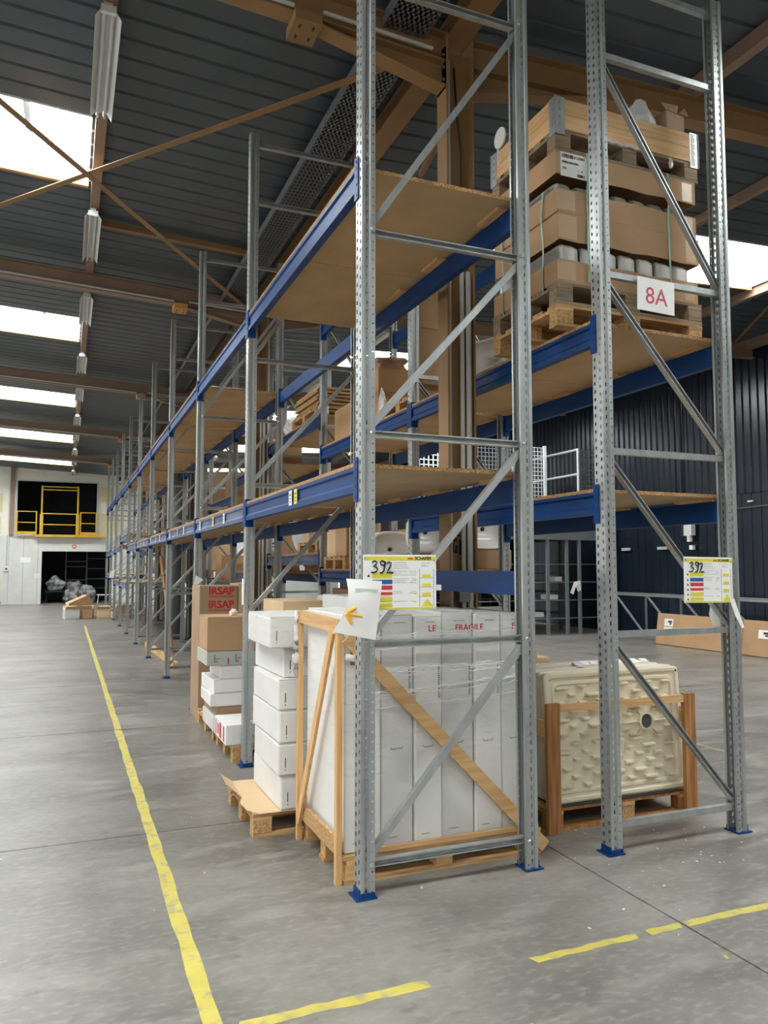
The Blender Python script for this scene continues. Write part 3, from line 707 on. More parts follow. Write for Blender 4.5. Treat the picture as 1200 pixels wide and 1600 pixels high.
def carton(x0, x1, y0, y1, z0, z1, m, label, name='carton', cat='box', rz=0, flaps=True, tape=None, stick=(), group=None, lidm=None, bev=.006, lean=0):
    cx, cy = (x0+x1)/2, (y0+y1)/2
    t = thing(name, label, cat, (cx, cy, z0), (lean, 0, rz), group)
    hx, hy, h = (x1-x0)/2, (y1-y0)/2, z1-z0
    fl_ = .004 if flaps else 0
    me = bevel(MB().box(-hx, hx, -hy, hy, 0, h-fl_).mesh('body', m), bev); link('body', me, t)
    if flaps:
        for s in (-1, 1):
            MB().box(-hx+.003, hx-.003, min(0, s*hy)+(.0015 if s > 0 else .003), max(0, s*hy)-(.003 if s > 0 else .0015), h-fl_, h).obj('flap', lidm or m, t)
    if tape:
        tp = MB().box(-hx, hx, -.03, .03, h, h+.0008); tp.box(-hx-.0008, -hx, -.03, .03, h-.09, h); tp.obj('tape', tape, t)
    for (face, u, v, w, hh, mm) in stick:      # stickers: u,v centre on the face (metres), from its middle / from its base
        if face == 'F': MB().box(u-w/2, u+w/2, -hy-.0012, -hy, v-hh/2, v+hh/2).obj('sticker', mm, t)
        else: MB().box(-hx-.0012, -hx, u-w/2, u+w/2, v-hh/2, v+hh/2).obj('sticker', mm, t)
    t['hy'] = hy; t['hx'] = hx
    return t
def face_text(t, s, size, m, u, v, face='F', bold=0.0, name='lettering', align='LEFT'):
    if face == 'F': return text(s, size, m, (u, -t['hy']-.0018, v), FRONT, t, bold, align, name)
    return text(s, size, m, (-t['hx']-.0018, u, v), LEFT, t, bold, align, name)

# ================================================================== BAY 1, WHITE CRATE
CX0, CX1, CY0, CY1 = 1.375, 2.64, 3.955, 4.74
t = thing('timber_crate', 'pale timber crate frame with diagonal braces around tall white boxes', 'crate')
for i, y in enumerate((CY0+.05, CY0+.21, CY0+.39, CY0+.57, CY1-.05)): MB().box(CX0+.02, CX1, y-.045, y+.045, .122, .142).obj('deck_board', 'pallet_wood', t)
for x in (CX0+.09, 2.0, CX1-.08):
    MB().box(x-.045, x+.045, CY0, CY1, .10, .1215).obj('stringer_board', 'pine_y', t)
    for y in (CY0+.045, (CY0+CY1)/2, CY1-.045): MB().box(x-.05, x+.05, y-.045, y+.045, .0205, .0995).obj('block', 'pine', t)
for y in (CY0+.045, (CY0+CY1)/2, CY1-.045): MB().box(CX0+.03, CX1, y-.045, y+.045, 0, .02).obj('bottom_board', 'pallet_wood', t)
MB().box(CX0-.012, CX0+.02, CY0+.005, CY0+.045, 0, 1.31).obj('corner_post', 'pine_z', t)
MB().box(CX0-.012, CX0+.02, CY1-.04, CY1-.002, 0, 1.405).obj('corner_post', 'pine_z', t)
MB().bar((CX0+.004, CY0+.02, 1.355), (CX0+.004, CY1-.02, 1.37), .02, .075).obj('top_rail', 'pine_y', t)
MB().box(CX0-.004, CX0+.018, CY0+.047, CY1-.042, .145, .235).obj('side_rail', 'wood_chip_block', t)
MB().bar((CX0-.016, CY0+.075, 1.33), (CX0-.016, CY1-.075, .13), .018, .06, up=(0, 1, 0)).obj('diagonal_brace', 'pine_z', t)
MB().bar((1.41, CY0-.012, 1.30), (2.655, CY0-.012, -.0+.04), .022, .072, up=(0, 0, 1)).obj('diagonal_brace', 'pine', t)
MB().box(1.56, 2.62, CY0+.0, CY0+.02, .143, .168).obj('front_cleat', 'pine', t)
MB().box(CX0+.06, 1.50, CY0-.008, CY0-.002, 1.15, 1.27, ).obj('corner_gusset', 'pine_dark', t)
edges_ = [1.415, 1.63, 1.832, 2.005, 2.222, 2.402, 2.60]
dy_ = [0, .012, -.004, .02, .008, .015]
for i in range(6):
    x0, x1 = edges_[i]+.002, edges_[i+1]-.002; yf = CY0+.035+dy_[i]
    c = carton(x0, x1, yf, CY1-.05, .1435, 1.425-.012*(i % 3), 'white_card_b' if i % 2 else 'white_card', 'tall white carton in the timber crate, %s' % (
        'next to the arrow paper' if i == 0 else 'standing beside the rear post' if i == 5 else '%s from the arrow paper' % ORD[i]), flaps=True, bev=.008)
    h = 1.425-.1435
    st = MB(); w = x1-x0; hy = c['hy']
    st.box(-w*.28, -w*.26, -hy-.001, -hy, .05, .053).box(-w*.25, w*.02, -hy-.001, -hy, .05, .0535).box(-w*.1, w*.25, -hy-.001, -hy, h-.06, h-.056)
    st.obj('staple_print', 'ink_grey', c)
    MB().tube([(-w*.2, -hy-.001, h*.42), (-w*.17, -hy-.001, h*.41), (w*.15, -hy-.001, h*.413), (w*.18, -hy-.001, h*.42)], .0022, 4).obj('handle_cut', 'ink_grey', c)
    if i in (1, 2, 3, 4):
        tt = MB(); rnd = random.Random(i)
        for r_ in range(15):
            z = h*.62+r_*.012; tt.box(w*.36, w*(.36+.04*rnd.random())+.008, -hy-.001, -hy, z, z+.008)
        tt.obj('side_print', 'ink_grey', c)
# FRAGILE tape and stretch film
t = thing('stretch_film', 'clear stretch film wound around the tall white boxes with red FRAGILE tape', 'film')
b = MB(); X_ = [1.40, 1.52, 1.75, 2.0, 2.25, 2.5, 2.615]; rnd = random.Random(9)
def wrap(path, zs, amp):
    b = MB(); n = len(path); rows = []
    for j, z in enumerate(zs): rows += [(x+rnd.uniform(-amp, amp)*.3, y+rnd.uniform(-amp, 0), z+rnd.uniform(-amp, amp)) for x, y in path]
    return b.add(rows, [(j*n+i, j*n+i+1, (j+1)*n+i+1, (j+1)*n+i) for j in range(len(zs)-1) for i in range(n-1)])
yf = CY0+.018
path = [(1.405, CY1-.06), (1.403, CY0+.4), (1.403, CY0+.06)]+[(1.42+i*.06, yf) for i in range(20)]+[(2.617, CY0+.08), (2.617, CY1-.1)]
wrap(path, [.55, .66, .78, .9, 1.02, 1.13, 1.24, 1.33, 1.40], .004).obj('film_sheet', 'film', t, True)
for (z, a, sl_) in ((1.12, .012, .01), (1.105, .01, -.01), (1.09, .012, .03), (.99, .012, .05), (.975, .012, .07), (.955, .01, .06), (1.23, .008, .02), (.90, .008, .05), (1.30, .007, .03), (1.115, .014, .0), (.985, .014, .06), (.965, .014, .08), (1.285, .01, .03), (1.08, .01, .01)):
    pts = [(1.56+i*.035, CY0+.009-rnd.uniform(0, .004), z+sl_*(i/30)+rnd.uniform(-a, a)*.8) for i in range(30)]
    MB().tube(pts, [rnd.uniform(.0006, .0034) for _ in pts], 4).obj('film_strand', 'film_strand', t)
for x, s, sz in ((2.175, 'FRAGILE', .05), (1.96, 'LE', .05), (2.46, 'FR', .05)): text(s, sz, 'red_ink', (x, CY0+.012, 1.315), FRONT, t, .012, 'CENTER' if s == 'FRAGILE' else 'RIGHT' if s == 'LE' else 'LEFT', 'fragile_lettering')
# bunched film at the crate corner
pts = [(1.352, CY1-.02-.0*i+rnd.uniform(-.006, .006), 1.40-i*.045) for i in range(10)]
MB().tube(pts, [.012, .014, .016, .013, .018, .024, .028, .026, .022, .008], 8).obj('film_bunch', 'film_dense', t, True)
MB().tube([(1.40, 3.925, 1.20), (1.44, 3.92, 1.19), (1.48, 3.915, 1.20), (1.50, 3.915, 1.235), (1.47, 3.92, 1.25)], [.016, .02, .018, .012, .006], 7).obj('film_tail', 'film_dense', t, True)
# white box stack beside the crate
pallet((1.72, 5.24, 0), 1.2, .8, 0, 'pallet_wood', 'pallet with torn card sheet under the stacked white boxes')
b = MB(); out = [(1.10, 4.93), (1.16, 4.825), (2.3, 4.825), (2.3, 5.62), (1.16, 5.62), (1.08, 5.5), (1.12, 5.38), (1.07, 5.3), (1.13, 5.22), (1.09, 5.1)]
tag(b.poly(out, .1445, .1475).obj('card_sheet', 'card_light'), 'torn sheet of tan card lying on the pallet under white boxes', 'card sheet')
c_ = MB(); c_.add([(1.12, 5.18, .15), (1.14, 5.62, .15), (1.06, 5.60, .21), (1.02, 5.48, .255), (1.05, 5.40, .205), (1.03, 5.28, .225)], [(0,1,2,4),(2,3,4),(0,4,5)])
c_.add([(1.12, 5.18, .153), (1.14, 5.62, .153), (1.06, 5.60, .213), (1.02, 5.48, .258), (1.05, 5.40, .208), (1.03, 5.28, .228)], [(4,2,1,0),(4,3,2),(5,4,0)])
tag(c_.obj('card_scrap', 'card_light'), 'curled scrap of torn card at the edge of that pallet', 'card scrap')
zz = [.148, .366, .566, .771, .968, 1.163, 1.365]; xs_ = [1.285, 1.272, 1.27, 1.265, 1.30, 1.21]; yo = [4.83, 4.81, 4.815, 4.81, 4.87, 4.80]
nm = ['bottom one', 'second up from the card sheet', 'third up from the card sheet', 'fourth up from the card sheet', 'set back below the top one', 'top one, film wrapped and overhanging']
for i in range(6):
    c = carton(xs_[i], xs_[i]+.46, yo[i], yo[i]+.72-.02*(i % 2), zz[i]+.001, zz[i+1]-.001, 'white_card', 'white carton in the stack beside the crate, %s' % nm[i], rz=R((.5, -.8, .4, -.3, 1.2, -1.5)[i]), flaps=True, bev=.009)
    hy = c['hy']; hx = c['hx']
    MB().box(-hx+.045, -hx+.05, -hy-.001, -hy, .05, .11).box(-hx+.0455, -hx+.0495, -hy-.001, -hy, .03, .04).obj('staple_print', 'ink', c)
fm = thing('stretch_film', 'clear film hood over the top white box beside the crate', 'film')
b = MB(); 
P8 = [(1.205, 4.79), (1.69, 4.79), (1.69, 5.53), (1.205, 5.53)]
b.add([(x, y, 1.37) for x, y in P8]+[(x-.003, y-.004, 1.26) for x, y in P8]+[(x-.006+rnd.uniform(-.01, .01), y-.006, 1.155+rnd.uniform(-.02, .02)) for x, y in P8], [(0,1,2,3)]+[(i, 4+i, 4+(i+1) % 4, (i+1) % 4) for i in range(4)]+[(4+i, 8+i, 8+(i+1) % 4, 4+(i+1) % 4) for i in range(4)])
b.obj('film_hood', 'film', fm)
for i in range(7):
    z0 = .148+i*.19
    carton(1.79, 2.36, 4.86, 5.55, z0+.001, z0+.189, 'white_card_b', 'white carton in the column behind the film hooded stack, %s' % ('bottom one' if i == 0 else 'top one' if i == 6 else ORD[i]+' up'), flaps=True)
carton(1.60, 2.0, 5.66, 6.36, .001, 1.20, 'white_card_b', 'large white wrapped carton behind the film hooded stack')
carton(1.52, 1.88, 5.68, 6.3, 1.201, 1.42, 'card_light', 'tan carton under film on the large white wrapped carton')
carton(2.02, 2.40, 5.66, 6.40, .001, 1.44, 'white_card', 'tall pale carton between the frames behind the hidden white column')

# ================================================================== BAY 2, FRONT RUN
pallet((1.97, 7.13, 0), 1.2, .8, 0, 'pallet_wood', 'pallet under the white box with red GA lettering')
pallet((1.97, 8.16, 0), 1.2, .98, 0, 'pallet_wood', 'pallet under the stacked small white cartons and brown carton', gap_boards=6)
c = carton(1.31, 1.86, 6.74, 7.27, .145, .315, 'white_card', 'white box with red GA lettering low on the front pallet')
face_text(c, 'GA', .062, 'red_ink', -.145, .085, bold=.02); face_text(c, 'Pilo', .045, 'ink_grey', -.145, .035)
hx = c['hx']
MB().box(-hx-.001, -hx, -.06, .02, .02, .15).box(-hx-.001, -hx, -.2, -.15, .02, .15).obj('red_print', 'red_ink', c); MB().box(-hx-.001, -hx, .06, .12, .04, .13).box(-hx-.001, -hx, .17, .21, .02, .15).obj('side_print', 'red_sign', c)
MB().box(.0, .12, -.1, .1, .1705, .1712).obj('red_lid_print', 'red_ink', c)
z = .32
for i, (h, x0, x1, dy, m) in enumerate(((.145, 1.31, 1.95, .0, 'white_card_b'), (.084, 1.33, 1.95, .02, 'card_grey'), (.12, 1.285, 1.92, 0, 'white_card'), (.13, 1.30, 1.93, .03, 'white_card'), (.13, 1.375, 1.98, .02, 'white_card'))):
    carton(x0, x1, 7.34+dy, 7.95, z-.175+.001, z-.175+h-.001, m, 'white carton in the low stack behind the GA box, %s' % ['bottom one', 'grey lidded second one', 'third one up', 'fourth one up', 'topmost and narrowest'][i], rz=R((0, 1, -1, 2, 0)[i])); z += h
zt_ = z-.175
c = carton(1.24, 1.95, 7.34, 7.90, zt_+.001, zt_+.135, 'grey_print', 'flat grey printed box under the brown carton', flaps=False)
for i in range(3):
    MB().box(-.29+i*.2, -.275+i*.2, -c['hy']-.0015, -c['hy'], .03, .10).box(-.275+i*.2, -.25+i*.2, -c['hy']-.0015, -c['hy'], .03, .045).box(-.275+i*.2, -.235+i*.2, -c['hy']-.0015, -c['hy'], .06, .072).obj('faint_print', 'ink_grey', c); MB().box(-.16+i*.2, -.147+i*.2, -c['hy']-.0015, -c['hy'], .01, .07).obj('red_bar', 'red_ink', c)
c = carton(1.243, 1.93, 7.33, 7.85, zt_+.137, zt_+.455, 'card', 'brown carton with a crumpled paper ball on top', tape='beige_tape', rz=R(-1))
bm = bmesh.new(); bmesh.ops.create_icosphere(bm, subdivisions=2, radius=.04)
for v in bm.verts: v.co *= 1+random.uniform(-.28, .28)
me = bpy.data.meshes.new('paper_ball'); bm.to_mesh(me); bm.free(); me.materials.append(MATS['paper'])
o = link('paper_ball', me, None, (1.52, 7.52, zt_+.455+.034)); tag(o, 'crumpled white paper ball on the brown carton', 'paper')
c = carton(1.375, 1.80, 8.68, 9.22, .001, 1.47, 'card_grey', 'tall brown carton printed with large red IRSAP lettering')
for z in (1.225, 1.375, .78): face_text(c, 'IRSAP', .115, 'red_ink', -.115, z, bold=.035); MB().box(-.11, .18, -c['hy']-.0015, -c['hy'], z-.03, z-.02).obj('print_line', 'red_ink', c)
carton(1.81, 1.98, 8.70, 9.2, .001, 1.49, 'card_light', 'narrow pale brown carton standing beside the IRSAP carton')

# ================================================================== REAR RUN BAY 1: SHOWER TRAYS
t = thing('tray_crate', 'open timber crate on a pallet base holding leaning shower trays', 'crate')
X0c, X1c, Yc0, Yc1 = 2.86, 4.06, 4.21, 4.98
for i in range(5):
    y = Yc0+.05+(Yc1-Yc0-.1)*i/4; MB().box(X0c, X1c, y-.045, y+.045, .125, .145).obj('deck_board', 'pine_dark' if i == 0 else 'pallet_wood', t)
for x in (X0c+.07, 3.5, X1c-.07):
    MB().box(x-.05, x+.05, Yc0, Yc1, .104, .1245).obj('stringer_board', 'pine_y', t)
    for y in (Yc0+.05, (Yc0+Yc1)/2, Yc1-.05): MB().box(x-.05, x+.05, y-.045, y+.045, .0205, .1035).obj('block', 'wood_chip_block' if x == 3.5 else 'pine_dark', t)
for y in (Yc0+.045, (Yc0+Yc1)/2, Yc1-.045): MB().box(X0c, X1c, y-.045, y+.045, 0, .02).obj('bottom_board', 'pine_dark', t)
for x in (2.845, 3.965):
    MB().box(x, x+.095, Yc0-.035, Yc0-.003, .002, .81).obj('upright', 'pine_dark', t)
    MB().box(x, x+.095, Yc1+.003, Yc1+.03, .002, .81).obj('upright', 'pine_dark', t)
MB().box(2.942, 3.963, Yc0-.03, Yc0-.005, .752, .80).obj('top_rail', 'pine', t)
for x in (2.845, 4.035): MB().box(x, x+.022, Yc0-.001, Yc1+.001, .60, .70).obj('side_rail', 'pine_y', t)
MB().box(X0c+.08, X1c-.09, Yc0+.0, Yc1, .146, .15).obj('black_mat', 'strap_black', t)
def tray_mesh():
    """underside of a shower tray standing on its long edge: x width, z height, -y is the underside"""
    b = MB(); w, h, d = 1.13, .83, .05
    def ring(ins, y, r): 
        pts = []
        for cx, cz, a0 in ((w/2-ins-r, h-ins-r, 0), (-w/2+ins+r, h-ins-r, 90), (-w/2+ins+r, ins+r, 180), (w/2-ins-r, ins+r, 270)):
            for k in range(5): a = R(a0+k*22.5); pts.append((cx+r*math.cos(a), y, cz+r*math.sin(a)))
        return pts
    rings = [ring(0, d, .03), ring(0, 0, .03), ring(.012, -.006, .03), ring(.03, -.006, .03), ring(.036, .004, .03), ring(.055, .006, .04), ring(.06, -.002, .04), ring(.075, -.002, .045), ring(.085, .012, .05)]
    n = len(rings[0]); vs = [p for r in rings for p in r]
    fs = [(i*n+k, i*n+(k+1) % n, (i+1)*n+(k+1) % n, (i+1)*n+k) for i in range(len(rings)-1) for k in range(n)]
    fs.append(tuple((len(rings)-1)*n+k for k in range(n))); fs.append(tuple(range(n-1, -1, -1)))
    b.add(vs, fs); return b
TRAY = tray_mesh().mesh('tray_body', 'cream_abs')
ribs = MB(); rnd = random.Random(4)
dx, dz = .255, .47     # drain position
for r in range(13):
    for cidx in range(6):
        x = -.43+cidx*.172+(.086 if r % 2 else 0)+rnd.uniform(-.012, .012); z = .11+r*.052+rnd.uniform(-.004, .004)
        if abs(x) > .455: continue
        if math.hypot(x-dx, z-dz) < .13: continue
        L_ = .11 if (r*7+cidx*3) % 4 == 0 else .062
        ribs.add([(x-L_/2, .013, z-.012), (x+L_/2, .013, z-.012), (x+L_/2, .013, z+.012), (x-L_/2, .013, z+.012), (x-L_/2+.004, -.022, z-.006), (x+L_/2-.004, -.022, z-.006), (x+L_/2-.004, -.022, z+.003), (x-L_/2+.004, -.022, z+.003)],
                 [(0,1,5,4),(1,2,6,5),(2,3,7,6),(3,0,4,7),(4,5,6,7)])
RIBS = ribs.mesh('rib_field', 'cream_abs')
dr = MB(); n = 20
def circ(r, y): return [(dx+r*math.cos(2*math.pi*k/n), y, dz+r*1.0*math.sin(2*math.pi*k/n)) for k in range(n)]
for r0, y0, r1, y1 in ((.066, .0125, .064, -.008), (.064, -.008, .05, -.008), (.05, -.008, .047, .004)):
    dr.add(circ(r0, y0)+circ(r1, y1), [(k, (k+1) % n, n+(k+1) % n, n+k) for k in range(n)])
for a, L_ in ((45, .1), (135, .09), (180, .14), (225, .09), (315, .1), (0, .12)):
    ca, sa = math.cos(R(a)), math.sin(R(a))
    p = Vector((dx+.064*ca, .004, dz+.064*sa)); q = Vector((dx+(.064+(.05 if a % 90 else L_))*ca, .004, dz+(.064+(.05 if a % 90 else L_))*sa)); dr.bar(p, q, .022, .007, up=(0, 0, 1) if a in (0, 180) else (0, 0, 1))
    if a % 90: dr.bar(q, q+Vector(((L_ if ca > 0 else -L_)*.8, 0, 0)), .022, .007)
DRAIN = dr.mesh('drain_ring', 'cream_abs')
HOLE = MB().add(circ(.047, .0035), [tuple(range(n))]).mesh('drain_hole', 'grey_dark')
for i in range(8):
    tr = thing('shower_tray', 'cream shower tray with ribbed underside and drain hole at the front of the crate' if i == 0 else 'cream shower tray in the timber crate, %s one behind the front tray' % ORD[max(i-1, 0)], 'shower tray',
               (3.485+.006*(i % 3), 4.262+i*.063, .1505+.004*(i % 2)), (R(-4.5), 0, 0), None if i == 0 else 'shower trays behind the front one')
    link('tray_body', TRAY, tr)
    if i == 0: link('rib_field', RIBS, tr)['kind'] = 'stuff'; link('drain_ring', DRAIN, tr); link('drain_hole', HOLE, tr); MB().tube([(.54, -.008, .80), (.54, -.005, .80)], .008, 8).obj('corner_hole', 'black', tr)
pr = MB(); 
for i in range(9): pr.bar((3.35+i*.075, 4.5+.02*(i % 3), .985), (3.42+i*.075, 4.66+.03*(i % 2), .99), .05, .012)
tag(pr.obj('edge_padding', 'paper'), 'crumpled white foam padding along the tops of the shower trays', 'padding')
fmx = thing('stretch_film', 'hazy film wrapped round the column-side edge of the shower trays', 'film')
MB().add([(2.872, 4.30, .2), (2.868, 4.33, .95), (2.872, 4.80, .99), (2.874, 4.76, .2)], [(0,1,2,3)]).obj('film_sheet', 'film', fmx)
pallet((3.4, 5.82, 0), 1.2, .8, 0, 'pallet_wood', 'pallet under the carton stack behind the shower trays')
carton(2.90, 3.75, 5.46, 6.2, .145, .93, 'card_light', 'large plain carton on the pallet behind the shower trays')
c = carton(2.92, 3.62, 5.44, 6.15, .931, 1.04, 'card_light', 'flat tan carton with black strap behind the shower trays')
MB().bar((-.22, -.36, .04), (-.22, -.36, .118), .012, .004, up=(0,1,0)).bar((-.22, -.357, .112), (-.22, .3, .112), .012, .004).obj('black_strap', 'strap_black', c)
MB().bar((.0, -.36, .0), (.0, -.36, .118), .012, .004, up=(0,1,0)).bar((.0, -.357, .112), (.0, .3, .112), .012, .004).obj('white_strap', 'plastic_white', c)
r_ = MB().tube([(2.99, 5.52, 1.045+.025), (3.10, 5.52, 1.045+.025)], .025, 10); tag(r_.obj('film_roll', 'paper', None, True), 'short white roll lying on the flat strapped carton', 'roll')

# ================================================================== REAR RUN BAY 1, UPPER LEVEL: BASIN LOAD
ZB = 3.2155
p1 = pallet((3.45, 4.40, ZB), 1.2, .8, 0, 'pallet_wood', 'rough pale pallet lying directly on the upper chipboard shelf')
p2 = pallet((3.45, 4.40, ZB+.145), 1.2, .8, 0, 'pallet_grey', 'grey stamped pallet between the pale pallet and the basin trays')
text('WORLD', .028, 'ink_grey', (-.592, -.4012, .045), FRONT, p2, .01, 'LEFT', 'stamp_lettering')
MB().box(-.597, -.485, -.4008, -.4003, .035, .038).box(-.597, -.485, -.4008, -.4003, .075, .078).obj('stamp_frame', 'ink_grey', p2)
def tray(z0, z1, label, x0=2.86, x1=4.03, y0=4.01, y1=4.80, lid=False, m='card', mark=None):
    t = thing('basin_tray', label, 'cardboard tray', ((x0+x1)/2, (y0+y1)/2, z0)); hx, hy, h = (x1-x0)/2, (y1-y0)/2, z1-z0; w = .007
    fz = (h-w, h) if lid else (0, w)
    zl, zh = (0, h-w) if lid else (w, h)
    MB().box(-hx, hx, -hy, hy, *fz).obj('base', m, t)
    nseg = 8
    for s in (-1, 1):
        b = MB(); vs = []
        for i in range(nseg+1):
            x = -hx+2*hx*i/nseg; sag = .006*math.sin(i*2.1+z0*9)*(1 if 0 < i < nseg else .2)
            vs.append((x, zl+(sag if lid else 0), zh+(0 if lid else sag)))
        for i in range(nseg):
            (xa, la, ha), (xb, lb, hb) = vs[i], vs[i+1]; ya, yb = (s*hy-w, s*hy) if s > 0 else (s*hy, s*hy+w)
            b.add([(xa,ya,la),(xb,ya,lb),(xb,yb,lb),(xa,yb,la),(xa,ya,ha),(xb,ya,hb),(xb,yb,hb),(xa,yb,ha)], [(0,3,2,1),(4,5,6,7),(0,1,5,4),(1,2,6,5),(2,3,7,6),(3,0,4,7)])
        b.obj('long_wall', m, t)
        MB().box(min(s*hx, s*hx-s*w), max(s*hx, s*hx-s*w), -hy+w, hy-w, zl, zh).obj('short_wall', m, t)
    MB().box(-hx-.001, -hx+.14, -hy-.0012, -hy, zl+.01, zh-.01).obj('tape', 'beige_tape', t); MB().box(hx-.12, hx-.03, -hy-.0012, -hy, zl+.01, zh-.01).obj('tape', 'beige_tape', t)
    return t
T1 = tray(ZB+.29, 3.655, 'lowest cardboard basin tray standing on the grey stamped pallet')
T2 = tray(3.79, 3.972, 'cardboard lid over the lower layer of basins', lid=True, x0=2.875, x1=4.05)
T3 = tray(3.973, 4.13, 'second cardboard tray holding the upper layer of basins', x0=2.865)
T4 = tray(4.225, 4.385, 'top cardboard lid with a barcode label under the collared pallet', lid=True)
st = MB().box(-.55, -.33, -.398, -.396, -.01, .15).obj('label_sheet', 'paper', T4)
bc = MB(); rnd = random.Random(2)
for i in range(14): x = -.54+i*.0065; bc.box(x, x+rnd.choice((.002, .004)), -.3992, -.398, .115, .14)
for i in range(12): x = -.42+i*.005; bc.box(x, x+rnd.choice((.0015, .003)), -.3992, -.398, 0, .02)
bc.obj('barcode', 'ink', st)
text('6122884', .024, 'ink', (-.445, -.3992, .120), FRONT, st, .01); text('5090L000-0001', .021, 'ink', (-.54, -.3992, .078), FRONT, st, .014); text('P01', .022, 'ink', (-.535, -.3992, .035), FRONT, st, .02); text('1 - 30', .019, 'ink_grey', (-.42, -.3992, .035), FRONT, st)
def basin_mesh(m='ceramic', w=.5, h=.4, d=.17, e=.62, raw=False):
    b = MB(); n = 28; rings = []
    def out(s, y):
        r = []
        for k in range(n):
            a = 2*math.pi*k/n; c_, s_ = math.cos(a), math.sin(a)
            r.append((s*w/2*math.copysign(abs(c_)**e, c_), y, s*h/2*math.copysign(abs(s_)**e, s_)))
        return r
    if raw: seq = [(.9, d), (.965, d*.93), (1, d*.6), (1, 0), (.985, -.008), (.9, -.008), (.86, .008), (.7, d*.5), (.4, d*.62), (.09, d*.66), (.085, d*.8)]
    else: seq = [(.35, d), (.7, d*.92), (.9, d*.55), (.985, d*.15), (1, 0), (.99, -.008), (.9, -.008), (.84, .008), (.68, d*.5), (.4, d*.62), (.09, d*.66), (.085, d*.8)]
    vs = []
    for s, y in seq: vs += out(s, y)
    fs = [(i*n+k, i*n+(k+1) % n, (i+1)*n+(k+1) % n, (i+1)*n+k) for i in range(len(seq)-1) for k in range(n)]
    fs += [tuple(range(n-1, -1, -1)), tuple((len(seq)-1)*n+k for k in range(n))]
    b.add(vs, fs); return b.mesh('bowl', m, True)
BAS, BAS_RAW = basin_mesh(), basin_mesh('ceramic_raw', .74, .275, .125, .2, True)
PLUG = MB().tube([(0, .108, 0), (0, .116, 0)], .022, 12).mesh('drain_hole', 'black')
def basin(loc, rot, label, raw=False, group=None, scale=1):
    t = thing('washbasin', label, 'washbasin', loc, rot, group)
    o = link('bowl', BAS_RAW if raw else BAS, t); o.scale = (scale,)*3
    if not raw: p = link('drain_hole', PLUG, t); p.scale = (scale,)*3
    return t
for row, (z, lab) in enumerate(((3.651, 'lower'), (4.101, 'upper'))):
    for i in range(7):
        basin((2.93+i*.155, 4.40, z), (0, 0, R(-90)), 'grey white basin on edge, %s tray of the basin load, %s from column side' % (lab, ORD[i]), True, 'washbasins on edge, %s tray' % lab, .99 if row == 0 else .86)
# straps round the load
for i, (x, lab) in enumerate(((3.10, 'nearer the column side'), (3.78, 'nearer the wall side'))):
    b = MB(); pts = [(x+.004*math.sin(j*1.7), 4.002-.006*math.sin(j*.9), 3.53+.87*j/10) for j in range(11)]
    for a, c in zip(pts[:-1], pts[1:]): b.bar(a, c, .016, .0012, up=(0, 1, 0))
    tag(b.obj('packing_strap', 'strap_green'), 'pale green plastic strap down the front of the basin load, %s' % lab, 'strap')
for i, (y, lab) in enumerate(((4.16, 'nearer the end frame'), (4.66, 'nearer the building column'))):
    b = MB(); pts = [(2.85+.004*math.sin(j), y+.01*math.sin(j*1.3), 3.48+.68*j/8) for j in range(9)]
    for a, c in zip(pts[:-1], pts[1:]): b.bar(a, c, .0012, .016, up=(0, 1, 0))
    tag(b.obj('packing_strap', 'strap_green'), 'pale green strap on the short side of the basin load, %s' % lab, 'strap')
p3 = pallet((3.46, 4.41, 4.386), 1.2, .8, 0, 'pallet_grey', 'weathered top pallet carrying the wooden collar')
t = thing('pallet_collar', 'pine pallet collar of two planks with steel corner hinges', 'pallet collar', (3.46, 4.41, 4.531))
for z0, z1 in ((0, .1), (.102, .205)):
    MB().box(-.6, .6, -.405, -.385, z0, z1).obj('plank', 'pine', t); MB().box(-.6, .6, .385, .405, z0, z1).obj('plank', 'pine', t)
    MB().box(-.6, -.58, -.384, .384, z0, z1).obj('plank', 'pine_y', t); MB().box(.58, .6, -.384, .384, z0, z1).obj('plank', 'pine_y', t)
for sx in (-1, 1):
    for sy in (-1, 1):
        h = MB(); xa, xb = sorted((sx*.602, sx*.53)); h.box(xa, xb, *sorted((sy*.405, sy*.4075)), -.04, .212)
        ya, yb = sorted((sy*.405, sy*.335)); h.box(*sorted((sx*.6, sx*.6025)), ya, yb, -.04, .212); h.tube([(sx*.602, sy*.407, -.04), (sx*.602, sy*.407, .212)], .007, 8)
        for q in range(4):
            h.tube([(sx*.565, sy*.4075, .03+q*.05), (sx*.565, sy*.412, .03+q*.05)], .009, 6); h.tube([(sx*.6025, sy*.37, .03+q*.05), (sx*.607, sy*.37, .03+q*.05)], .009, 6)
        h.obj('corner_hinge', 'galv', t)
MB().box(.535, .575, -.4085, -.4075, -.03, .205).obj('barcode_strip', 'paper', t)
